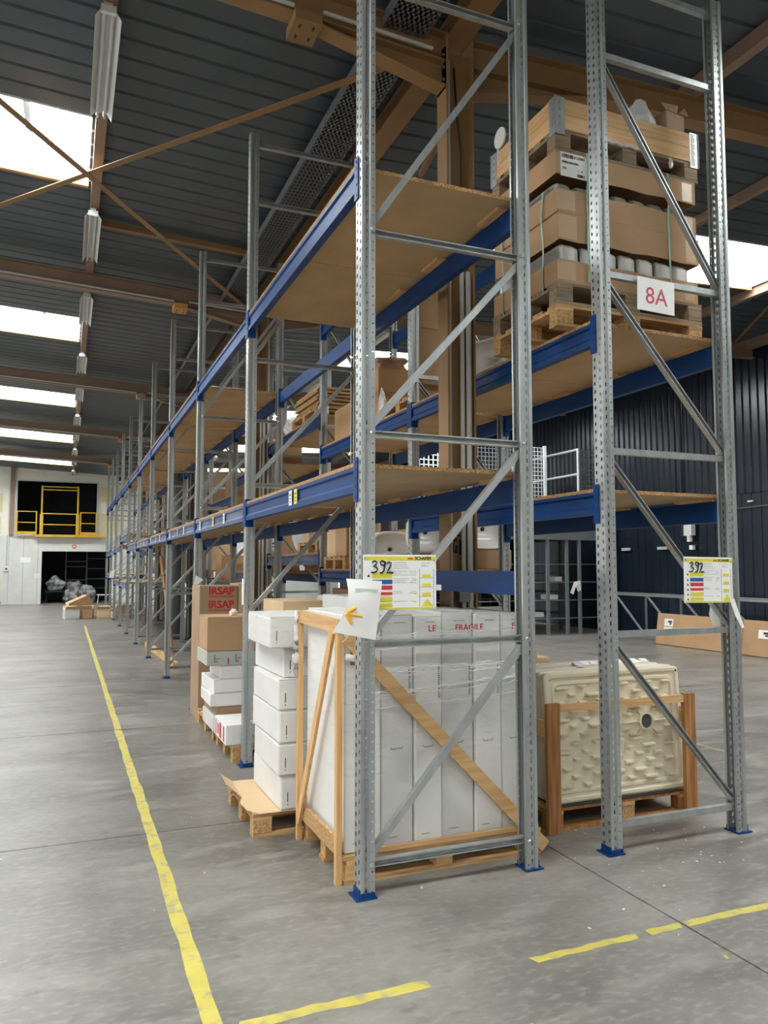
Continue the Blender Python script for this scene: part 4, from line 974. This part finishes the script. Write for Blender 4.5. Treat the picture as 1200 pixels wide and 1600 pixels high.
# contents of the collar
def lump(name, loc, sz, m, label, cat, seed=1, amp=.12, sub=3, group=None):
    rnd = random.Random(seed); bm = bmesh.new(); bmesh.ops.create_icosphere(bm, subdivisions=sub, radius=1)
    for v in bm.verts:
        n = v.co.normalized(); k = 1+amp*(math.sin(n.x*5+seed)+math.sin(n.y*6+2*seed)+math.sin(n.z*7+seed*3))/2+rnd.uniform(-amp, amp)*.35
        v.co = Vector((n.x*sz[0]*k, n.y*sz[1]*k, max(-sz[2]*.75, n.z*sz[2]*k)))
    me = bpy.data.meshes.new(name); bm.to_mesh(me); bm.free(); me.materials.append(MATS[m])
    o = link(name, me, None, loc); return tag(o, label, cat, group)
lump('wrapped_bundle', (3.70, 4.20, 4.78), (.12, .13, .23), 'film_grey', 'bulging item in clear plastic standing in the pallet collar', 'wrapped item', 2, .1)
lump('wrapped_bundle', (3.42, 4.45, 4.68), (.16, .13, .12), 'film_grey', 'low wrapped item in the collar beside the bulging plastic one', 'wrapped item', 5, .06)
c = carton(3.83, 4.02, 4.08, 4.35, 4.535, 4.92, 'card_grey', 'open grey carton with torn flaps in the pallet collar', flaps=False, rz=R(6))
b = MB(); hx, hy = c['hx'], c['hy']
for q_ in ([(-hx, -hy, .385), (.02, -hy, .385), (.01, -hy-.02, .43), (-hx-.01, -hy+.03, .45)], [(.03, -hy, .385), (hx, -hy, .385), (hx+.02, -hy-.02, .38), (.06, -hy-.03, .42)]):
    MB().add(q_+[(x, y+.003, z) for x, y, z in q_], [(0,1,2,3), (7,6,5,4), (0,4,5,1), (1,5,6,2), (2,6,7,3), (3,7,4,0)]).obj('torn_flap', 'card_grey', c)
basin((3.02, 4.44, 4.72), (0, 0, R(-60)), 'white washbasin rim showing above the pallet collar corner', True, None, .9)
tag(MB().tube([(2.835, 4.66, 4.80), (2.847, 4.66, 4.80)], .075, 18).obj('cover_disc', 'white_card'), 'round white lid leaning at the column-side end of the collar', 'lid'); 
b = MB(); rnd = random.Random(8); pts = [(3.22+i*.04, 3.998, 4.52+rnd.uniform(-.006, .006)) for i in range(11)]
tag(b.tube(pts, [.006, .01, .012, .009, .012, .010, .007, .011, .01, .008, .005], 6).obj('film_twist', 'film_dense', None, True), 'twisted clear film hanging under the pallet collar', 'film')
lump('film_knot', (3.80, 3.99, 4.47), (.018, .012, .045), 'film_dense', 'small clear film knot dangling from the top pallet', 'film', 3, .2, 2)
# ceramic pedestals and cartons further along this level
basin((3.15, 5.35, ZB+.166), (R(0), 0, R(-70)), 'upright white pedestal basin behind the basin load', True, None, 1.2)
pallet((3.56, 7.05, ZB), 1.0, .8, 0, 'pallet_wood', 'pallet under the tall flat carton behind the building column')
carton(3.10, 3.75, 6.69, 6.82, ZB+.145, 4.02, 'card', 'tall flat carton on the upper shelf behind the column, lower of two')
carton(3.11, 3.73, 6.69, 6.82, 4.021, 4.47, 'card', 'flat carton stacked on the tall flat carton behind the column', rz=R(1))

# ================================================================== REAR RUN, FURTHER GOODS
# bay 2 lower shelf: basins facing the aisle end, cartons, pallets
for i, (px_, py_, Y, lab) in enumerate(((672, 833, 6.86, 'facing out beside the building column, column side'), (762, 828, 6.86, 'facing out beside the building column, wall side'))):
    c0 = atY(px_, py_, Y)
    carton(c0.x-.27, c0.x+.27, Y-.02, Y+.5, 1.661, c0.z-.202, 'card', 'brown carton carrying the washbasin %s' % lab)
    basin((c0.x, Y, c0.z), (R(6), 0, 0), 'white washbasin %s' % lab, False, None, 1.0)
for i, (px_, wd) in enumerate(((606, .1), (622, .14), (634, .1))):
    c0 = atY(px_, 833, 7.25)
    basin((3.16+.0*i, 7.42+.19*(2-i), 1.865), (0, 0, R(-8)), 'white basin set on edge on the low rear shelf, %s from the end frame' % ORD[2-i], False, 'basins on edge on the low rear shelf', .95)
carton(3.03, 3.24, 8.02, 8.4, 1.661, 2.35, 'card', 'upright brown carton behind the basins on edge')
carton(3.45, 3.95, 7.6, 8.2, 1.661, 2.1, 'card_grey', 'grey brown carton behind the upright carton')
pallet((3.5, 8.85, 1.6605), 1.0, .8, 0, 'pallet_wood', 'pallet on the low rear shelf under the tan cartons', H=.144)
carton(3.02, 3.42, 8.47, 8.85, 1.806, 2.42, 'card', 'tall brown carton at the end of the low rear shelf pallet')
carton(3.03, 3.6, 8.87, 9.22, 1.806, 2.12, 'card_light', 'tan carton lower in the stack beside the grey shrink bale')
carton(3.05, 3.62, 8.87, 9.22, 2.121, 2.50, 'card_light', 'tan carton upper in the stack beside the grey shrink bale')
# bay 2 middle shelf: dark brown cartons
carton(3.01, 3.42, 7.5, 8.0, 3.2155, 3.55, 'card', 'low brown carton on the middle rear shelf', rz=R(4))
carton(3.05, 3.47, 7.5, 8.05, 3.551, 3.82, 'card', 'open brown carton stacked on the low carton of the middle rear shelf', rz=R(-3))
carton(3.05, 3.9, 8.2, 9.0, 3.2155, 3.62, 'card', 'wide brown carton further along the middle rear shelf')
lump('wrapped_bundle', (3.02, 7.36, 3.36), (.03, .08, .19), 'film_dense', 'white plastic bag slumped by the brown cartons', 'bag', 4, .15)
lump('crumpled_paper', (3.25, 7.75, 3.90), (.2, .2, .10), 'card_grey', 'crumpled brown packing paper on the open carton', 'packing paper', 6, .25)
# bay 3
pallet((3.5, 10.2, 3.6605), 1.0, 1.2, 0, 'pallet_wood', 'pallet under the stacked wooden frames')
for i in range(6):
    f_ = MB(); z = 3.807+i*.05; a = .02*(i % 2)
    f_.box(3.03+a, 3.95, 9.65, 9.75, z, z+.03).box(3.03+a, 3.95, 10.65, 10.75, z, z+.03).box(3.03+a, 3.13+a, 9.75, 10.65, z, z+.03).box(3.85, 3.95, 9.75, 10.65, z, z+.03)
    f_.box(3.1+a, 3.2+a, 9.9, 10.0, z+.0301, z+.0495).box(3.8, 3.9, 10.4, 10.5, z+.0301, z+.0495)
    tag(f_.obj('wooden_frame', 'pallet_wood'), 'flat wooden frame in the pile on the rear shelf, %s' % ('bottom one' if i == 0 else 'topmost one' if i == 5 else ORD[i]+' up'), 'wooden frame', 'piled wooden frames')
lump('wrapped_bundle', (3.06, 9.50, 3.735), (.07, .07, .10), 'film_grey', 'crumpled film on the shelf edge before the piled wooden frames', 'film', 8, .2)
lump('wrapped_bundle', (3.15, 11.25, 3.785), (.14, .3, .16), 'film_grey', 'film wrapped parcel beyond the piled wooden frames', 'wrapped item', 9, .15)
pallet((3.5, 9.98, 1.8705), 1.0, .9, 0, 'pallet_wood', 'pallet on the rear third bay shelf under wrapped goods')
lump('shrink_bale', (3.25, 10.85, 2.2), (.2, .3, .40), 'white_card_b', 'white shrink wrapped bale on the rear third bay shelf', 'bale', 7, .06)
carton(3.03, 3.5, 9.55, 10.0, 2.016, 2.42, 'card', 'brown carton on the pallet next to the white shrink bale')
carton(3.05, 3.55, 10.02, 10.4, 2.016, 2.40, 'card_light', 'tan carton between the brown carton and the white shrink bale')
pallet((3.5, 10.0, .0), 1.0, 1.0, 0, 'pallet_wood', 'pallet on the floor in the rear third bay')
carton(3.03, 3.6, 9.55, 10.1, .145, 1.0, 'card', 'floor carton in the rear third bay, taller of two')
carton(3.03, 3.6, 10.12, 10.5, .145, .8, 'card', 'floor carton in the rear third bay, shorter of two')
carton(3.1, 3.9, 8.6, 9.2, .001, 1.42, 'card', 'tall brown carton on the floor in the rear second bay')
carton(3.1, 3.7, 7.4, 8.0, .001, 1.0, 'card', 'brown carton on the floor in the rear second bay')
# bay 4: labelled cartons under the board, behind the third-bay frames
def lab_carton(x0, x1, y0, y1, z0, z1, label, m='card', red=True):
    c = carton(x0, x1, y0, y1, z0, z1, m, label); hx, hy, h = c['hx'], c['hy'], z1-z0
    s_ = MB().box(-hx+.04, -hx+.24, -hy-.0012, -hy, h*.35, h*.72).obj('label_sheet', 'paper', c)
    MB().box(-hx+.06, -hx+.2, -hy-.002, -hy-.0012, h*.55, h*.6).box(-hx+.06, -hx+.17, -hy-.002, -hy-.0012, h*.47, h*.5).obj('label_print', 'ink', s_)
    if red: face_text(c, 'oc', .1, 'red_sign', -hx+.05, .03, bold=.02)
    return c
lab_carton(3.03, 3.6, 12.3, 12.9, 3.4005, 3.93, 'brown carton with white label on the middle shelf beyond the wooden frames')
lab_carton(3.03, 3.6, 12.3, 12.9, 2.301, 2.65, 'small labelled carton top of the stack beyond the white shrink bale', red=False)
lab_carton(3.03, 3.75, 12.3, 12.9, 1.746, 2.30, 'labelled carton with red print beyond the white shrink bale')
pallet((3.5, 12.65, 1.6005), 1.0, .8, 0, 'pallet_wood', 'pallet under the labelled cartons in the fourth rear bay', H=.144)
lab_carton(3.03, 3.6, 13.3, 14.0, 1.6005, 2.28, 'carton with small black emblem in the fourth rear bay', m='card_light', red=False)
# far floor goods seen between the frames, front run bays 4 to 9
far = [(1.7, 12.9, .9, .6, .55), (1.75, 15.6, .7, .7, .9), (1.7, 21.5, .8, .9, .6), (1.75, 24.3, .7, .6, .9)]
b = MB().bar((1.72, 13.2, .06), (1.62, 17.0, .06), .08, .1); tag(b.obj('timber_beam', 'pine_y'), 'long pale timber lying on the floor between the rack frames', 'timber')
tag(MB().bar((2.0, 15.9, .02), (1.75, 15.9, 1.9), .35, .03, up=(1, 0, 0)).obj('leaning_panel', 'pine_dark'), 'brown wooden panel leaning inside the rack beyond the IRSAP carton', 'panel')
rnd = random.Random(12)
for k in range(4, 10):
    for j in range(2):
        y = YK[k]+.3+j*1.25; x = 3.03+rnd.uniform(0, .05); zb_ = (1.4, 1.6)[k % 2]
        carton(x, x+rnd.uniform(.5, .85), y, y+rnd.uniform(.5, .9), zb_+.001, zb_+rnd.uniform(.3, .65), rnd.choice(('card', 'card_grey', 'card_light')), 'carton on the low shelf, %s bay of the shower tray rack, %s half' % (ORD[k], ('nearer', 'further')[j]), group='cartons on far low shelves', flaps=False)
        if k < 8 and j == 0:
            z2 = 3.4 if k % 2 else 3.1
            carton(x, x+rnd.uniform(.5, .85), y, y+rnd.uniform(.7, 1.1), z2+.001, z2+rnd.uniform(.25, .6), rnd.choice(('card', 'card_grey')), 'brown carton on the middle shelf, %s bay of the shower tray rack' % ORD[k], group='cartons on far middle shelves', flaps=False)
lump('wrapped_bundle', (1.9, 10.2, 3.97), (.35, .3, .09), 'film_grey', 'flattened clear film heap on the upper shelf of the third front bay', 'film', 11, .2)

# ================================================================== LIGHT FITTINGS
def fixture_proto():
    t = thing('light_fitting', 'x', 'light fitting')
    b = MB(); prof = [(-.095,-.075),(-.05,0),(.05,0),(.095,-.075),(.092,-.075),(.048,-.004),(-.048,-.004),(-.092,-.075)]
    b.prism(prof, (0,-.72,0), (0,.72,0), (1,0,0), (0,0,1)); b.obj('reflector', 'fixture', t)
    for s in (-1, 1): MB().tube([(s*.03, -.715, -.03), (s*.03, .715, -.03)], .014, 8).obj('tube', 'fixture', t, True)
    MB().box(-.055, .055, -.75, -.721, -.05, .01).obj('end_cap', 'plastic_white', t); MB().box(-.03, .03, -.72, .72, .001, .05).obj('gear_tray', 'fixture', t)
    for y in (-.735, .745): 
        for s in (-1, 1): MB().box(s*.03-.012, s*.03+.012, y-.018, y-.0, -.045, -.01).obj('lamp_holder', 'plastic_white', t)
    return t
FX = fixture_proto(); first = True; cnt = 0
for i, y in enumerate(RAFT):
    for off in (1.46, 5.08):
        yc = y+off
        if yc < 4 or yc > YB-1: continue
        o = FX if first else copy_tree(FX); first = False; cnt += 1
        o.location = (.185, yc, roofz(.2)-.2)
        o['label'] = 'white twin tube light fitting over the aisle, %s from the rack end' % ORD[min(cnt-1, 11)]
for i, y in enumerate(RAFT):
    for off in (1.33, 4.95):
        yc = y+off
        if 9 < yc < 30:
            o = copy_tree(FX); o.location = (5.15, yc, roofz(5.15)-.2); n5 = globals().get('n5', 0)+1; o['label'] = 'white twin tube light fitting behind the shower tray rack, %s from its end' % ORD[n5-1]

# ================================================================== RIGHT SIDE: STORED FRAMES, LONG CARTONS, CAGE, WALL FITTINGS
for i, (y, lab) in enumerate(((15.7, 'behind the long cartons'), (10.1, 'nearer the open floor'))):
    t = build_frame((12.62+.0*i, y, DEP/2+.01), (0, 0, 0), 'galvanised upright frame stored on its edge along the navy wall, %s' % lab, False)
    t.rotation_euler = Matrix(((0, 0, 0), (0, 0, 0), (0, 0, 0))).to_euler() if False else (R(90), R(90), 0)
def long_carton(p0, p1, label, n):
    t = thing('long_carton', label, 'box', (0, 0, 0))
    y0, y1 = p0, p1
    M = Matrix.Translation((12.06, (y0+y1)/2, .0)) @ Matrix.Rotation(R(9), 4, 'Y'); L_ = (y1-y0)/2
    me = MB().box(-.07, .07, -L_, L_, 0.0, .67).mesh('body', 'card'); bevel(me, .006); o = link('body', me, t)
    t.matrix_world = M
    MB().box(-.0712, -.07, -.004, .004, .0, .67).obj('seam', 'card_grey', t)
    for y, z in ((L_-.35, .48), (L_-.35, .30)) if n == 0 else ((L_-.50, .42), (L_-.80, .42)):
        s_ = MB().box(-.0722, -.07, y-.13, y+.13, z-.08, z+.08).obj('label_sheet', 'paper', t); MB().box(-.0735, -.0722, y-.1, y+.02, z+.0, z+.04).box(-.0735, -.0722, y-.09, y-.02, z-.04, z-.01).obj('label_print', 'ink', s_)
    return t
long_carton(11.15, 13.45, 'long brown carton leaning at the wall, end nearer the cage', 0)
long_carton(8.4, 11.13, 'long brown carton leaning at the wall with two white labels', 1)
# storage cage with mezzanine rail
CYc = 16.1
t = thing('storage_cage', 'grey steel storage cage with mesh railing and dark shelves by the navy wall', 'cage', (0, 0, 0))
cx = [7.3, 8.6, 9.9, 11.05, 11.62, 12.0, 12.75]
MB().box(7.2, 12.8, CYc-.03, CYc+.03, 2.36, 2.70).obj('fascia_beam', 'grey_steel', t)
MB().box(7.2, 12.8, CYc+.03, CYc+3.2, 2.40, 2.46).obj('mezzanine_floor', 'grey_dark', t)
for x in cx: MB().box(x-.035, x+.035, CYc-.02, CYc+.05, 0, 2.36).obj('upright', 'grey_steel', t)
for x in (7.3, 8.6, 9.9, 11.2, 12.4):
    for y in (CYc+1.4, CYc+3.1): MB().box(x-.03, x+.03, y-.03, y+.03, 0, 2.4).obj('upright', 'grey_dark', t)
for y in (CYc+.1, CYc+1.45, CYc+2.9):
    for z in (.4, .85, 1.3, 1.75): MB().box(7.3, 12.7, y, y+.05, z-.012, z+.012).obj('shelf_rail', 'grey_steel' if y < CYc+1 else 'grey_dark', t)
for z in (.42, 1.0, 1.5): MB().box(7.3, 12.7, CYc+1.5, CYc+2.9, z, z+.015).obj('shelf', 'dark_shelf', t)
MB().box(7.2, 12.8, CYc+3.25, CYc+3.3, 0, 4.2).obj('back_panel', 'navy_dark', t)
# railings on the mezzanine
rl = MB()
for z in (4.68, 4.05, 3.45, 2.85): rl.tube([(12.02, CYc, z), (12.02, CYc+3.1, z)], .03, 6)
for y in (CYc, CYc+1.5, CYc+3.1): rl.box(11.99, 12.05, y-.03, y+.03, 2.7, 4.7)
rl.obj('railing', 'white_steel', t)
def mesh_panel(x0, x1, y, z0, z1, step=.1, r=.006):
    b = MB(); n = int((x1-x0)/step)
    for i in range(n+1): b.box(x0+i*step-r, x0+i*step+r, y-r, y+r, z0, z1)
    for j in range(int((z1-z0)/step)+1): b.box(x0, x1, y-r, y+r, z0+j*step-r, z0+j*step+r)
    for x in (x0, x1): b.box(x-.035, x+.035, y-.03, y+.03, z0-.05, z1+.05)
    return b
mesh_panel(12.06, 12.75, CYc, 2.75, 4.65).obj('mesh_panel', 'grey_steel', t); mesh_panel(10.3, 11.0, CYc, 2.75, 4.65).obj('mesh_panel', 'white_steel', t)
mesh_panel(8.9, 10.2, CYc, 2.75, 4.65).obj('mesh_panel', 'grey_steel', t); mesh_panel(7.3, 8.85, CYc, 2.75, 4.5, .12, .012).obj('mesh_panel', 'white_steel', t)
for (x, z, w_, lb) in ((11.3, .865, .35, 'middle'), (10.9, .43, .3, 'lowest'), (11.5, 1.315, .2, 'upper')): tag(MB().box(x-w_/2, x+w_/2, CYc+.2, CYc+.45, 0, .12).obj('stored_box', 'white_card_b'), 'small pale box on the %s shelf rail of the storage cage' % lb, 'box', 'boxes in the cage').location = (0, 0, z+.005)
paper_tri('rag', [atY(897, 909, CYc-.04), atY(907, 907, CYc-.04), atY(908, 922, CYc-.05), atY(903, 925, CYc-.05), atY(900, 916, CYc-.06), atY(896, 929, CYc-.05), atY(891, 926, CYc-.05)], 'white rag hanging on an upright of the storage cage', 'rag')
# wall fittings
t = thing('junction_box', 'pale electrical box with socket and conduit on the navy wall', 'electrical box', (WX+.02, 13.64, 2.40))
MB().box(-.14, -.02, -.12, .12, 0, .26).obj('housing', 'wall_grey', t); MB().tube([(-.08, 0, 0), (-.08, 0, -.14)], .06, 10).obj('socket_barrel', 'wall_grey', t)
MB().tube([(-.05, .1, .5), (-.05, -6, .62)], .018, 6).obj('conduit_pipe', 'col_grey', t); MB().tube([(-.05, .25, 0), (-.05, .25, 3)], .03, 6).obj('conduit_pipe', 'navy_dark', t)
MB().box(-.1, -.02, -.1, .0, -.32, -.22).obj('lower_socket', 'paper', t)
for y in (14.6, 15.9): tag(MB().box(WX-.01, WX+.02, y-.16, y+.16, 2.1, 2.17).obj('wall_tag', 'grey_print'), 'small grey tag plate on the navy wall, %s the electrical box' % ('closer to' if y < 15 else 'further from'), 'tag')
tag(MB().box(WX-.03, WX+.02, 11.9, 12.02, 3.05, 3.08).obj('wall_clip', 'paper'), 'small white clip on the navy wall under the eaves', 'clip')

# ================================================================== FAR END
# upper gate in the far wall
t = thing('pallet_gate', 'yellow steel swing gate across the upper opening', 'gate', (0, 0, 0)); yg = YB-.2
def rail(p, q, w, nm='rail', m='y_paint'): MB().bar(p, q, w*.75, w*.75).obj(nm, m, t)
gx0, gx1 = -1.09, .44
for x in (gx0, gx1): MB().box(x-.035, x+.035, yg-.04, yg+.04, 3.15, 5.40).obj('gate_post', 'y_paint', t); MB().box(x-.07, x+.07, yg-.05, yg-.041, 3.15, 4.1).obj('side_plate', 'y_paint', t)
for z in (5.36, 5.22, 4.12, 3.62): rail((gx0, yg, z), (gx1, yg, z), .06)
for x0, x1 in ((UX0, -1.28), (.55, UX1)):
    for z in (4.2, 3.7): rail((x0, yg, z), (x1, yg, z), .05)
    MB().box(x0, x1, yg-.04, yg+.04, 3.17, 3.29).obj('kick_board', 'y_paint', t)
    for x in (x0+.02, x1-.02): MB().box(x-.025, x+.025, yg-.025, yg+.025, 3.25, 4.2).obj('rail_post', 'y_paint', t)
MB().box(-1.35, 1.65, yg-.12, yg+.19, 3.05, 3.16).obj('sill_beam', 'y_paint', t)
# doorway contents
t = thing('dark_rack', 'dark shelving unit inside the lower doorway', 'shelving', (0, 0, 0)); yr = YB+2.2
for x in (.0, .95, 1.9): MB().box(x-.03, x+.03, yr, yr+.06, 0, 2.5).obj('upright', 'grey_steel', t)
for x0, x1, zs in ((.0, .95, (1.95, 1.7, 1.05)), (.95, 1.9, (1.6, 1.1, .65, 2.1))):
    for z in zs: MB().box(x0, x1, yr, yr+.05, z-.02, z+.02).obj('shelf_rail', 'grey_steel', t)
lump('plastic_bundle', (-.45, YB+1.0, .87), (.42, .3, .36), 'bag_grey', 'heap of clear plastic slung over a trolley in the doorway', 'plastic', 21, .2)
lump('plastic_bundle', (.22, YB+.45, .27), (.3, .3, .33), 'bag_grey', 'grey plastic bundle on the floor inside the doorway', 'plastic', 22, .2)
lump('plastic_bundle', (.95, YB+.6, .36), (.36, .36, .46), 'bag_grey', 'large glossy plastic bundle inside the doorway', 'plastic', 23, .2)
lump('plastic_bundle', (.4, YB+1.5, .45), (.4, .35, .58), 'bag_grey', 'dark plastic bundle behind the glossy one in the doorway', 'plastic', 24, .2)
t = thing('trestle', 'low white trestle by the doorway edge', 'trestle', (1.75, YB-.5, 0)); MB().box(-.4, .4, -.15, .15, .38, .42).obj('top', 'paper', t)
for x in (-.36, .36): MB().bar((x, 0, 0), (x*.9, 0, .38), .04, .04, up=(0, 1, 0)).obj('leg', 'white_steel', t)
t = thing('trolley', 'dark wheeled trolley under the slung plastic in the doorway', 'trolley', (-.55, YB+1.0, 0)); MB().box(-.3, .5, -.3, .3, .5, .58).obj('deck', 'strap_black', t)
for x in (-.26, .46): MB().box(x-.03, x+.03, -.05, .05, 0.02, .5).obj('leg', 'strap_black', t); MB().tube([(x, -.03, .05), (x, .03, .05)], .05, 10).obj('wheel', 'strap_black', t)
# wall bits
tag(MB().box(-1.93, -1.5, YB-.012, YB-.002, 1.88, 2.12).obj('wall_notice', 'paper'), 'white notice sheet on the pale wall left of the doorway', 'notice')
t = thing('round_sign', 'small round orange sign over the doorway', 'sign', (.33, YB-.01, 2.62), (R(90), 0, 0)); MB().tube([(0, 0, 0), (0, 0, .01)], .1, 18).obj('disc', 'sign_orange', t); MB().bar((-.05, 0, .012), (.05, .02, .012), .03, .004).obj('symbol', 'paper', t)
t = thing('switch_box', 'small pale switch box with conduit on the far wall', 'switch box', (-2.48, YB-.06, 1.5)); MB().box(-.1, .1, -.0, .055, 0, .22).obj('housing', 'wall_cream', t); MB().box(-.04, .04, -.012, -.0005, .06, .14).obj('button', 'ink', t); MB().tube([(0, .04, .22), (0, .04, 1.6)], .02, 6).obj('conduit_pipe', 'conduit', t)
tag(MB().box(-1.33, -1.08, YB-.012, YB-.002, 1.18, 1.4).obj('wall_notice', 'wall_cream'), 'small pale plate beside the doorway edge', 'plate')
# stair with yellow handrail at the far left
t = thing('steel_stair', 'grey steel stair with yellow handrail against the far wall', 'stair', (-2.62, YB-1.2, 0))
for i in range(8): MB().box(-.28*(i+1), -.28*i, -.4, .4, .19*(i+1)-.03, .19*(i+1)).obj('tread', 'grey_steel', t)
for y in (-.42, .42): MB().bar((0, y, .05), (-2.3, y, 1.6), .04, .2).obj('stringer', 'galv_flat', t)
hr = MB(); hr.tube([(.02, -.42, .0), (.02, -.42, 1.05), (-2.3, -.42, 2.6)], .03, 6).tube([(.02, -.42, .55), (-2.3, -.42, 2.1)], .025, 6); hr.obj('handrail', 'y_rail', t)
# cardboard heap on the aisle floor
rnd = random.Random(31)
heap = [(.20, 27.3, .0, .45, .5, .3, 8, 0, 'white_card_b', 'white ended box at the front of the cardboard heap'), (.68, 27.45, 0.0, .4, .55, .3, -6, 0, 'card', 'brown box low in the cardboard heap'),
        (.52, 28.1, .28, .75, .4, .26, 10, -24, 'card', 'tilted brown box lying across the cardboard heap'), (1.2, 27.35, 0, .42, .5, .28, -4, 0, 'card_light', 'pale open box in the middle of the cardboard heap'),
        (1.78, 27.4, 0, .5, .55, .32, 6, 0, 'card', 'dark brown open box at the rack end of the cardboard heap')]
for (x, y, z, w_, d_, h_, rz, ry, m, lab) in heap:
    t = carton(x-w_/2, x+w_/2, y-d_/2, y+d_/2, z+.003, z+.003+h_, m, lab, flaps=False); t.rotation_euler = (0, R(ry), R(rz))
    b = MB(); hx, hy = w_/2, d_/2
    for s in (-1, 1): MB().add([(-hx, s*hy, h_), (hx, s*hy, h_), (hx*.9, s*(hy+.12), h_+.1), (-hx*.9, s*(hy+.12), h_+.1)], [(0,1,2,3)]).obj('open_flap', 'card_light', t)
lump('crumpled_paper', (1.5, 26.85, .09), (.10, .14, .14), 'card_light', 'crumpled packing paper between boxes of the cardboard heap', 'packing paper', 33, .3)
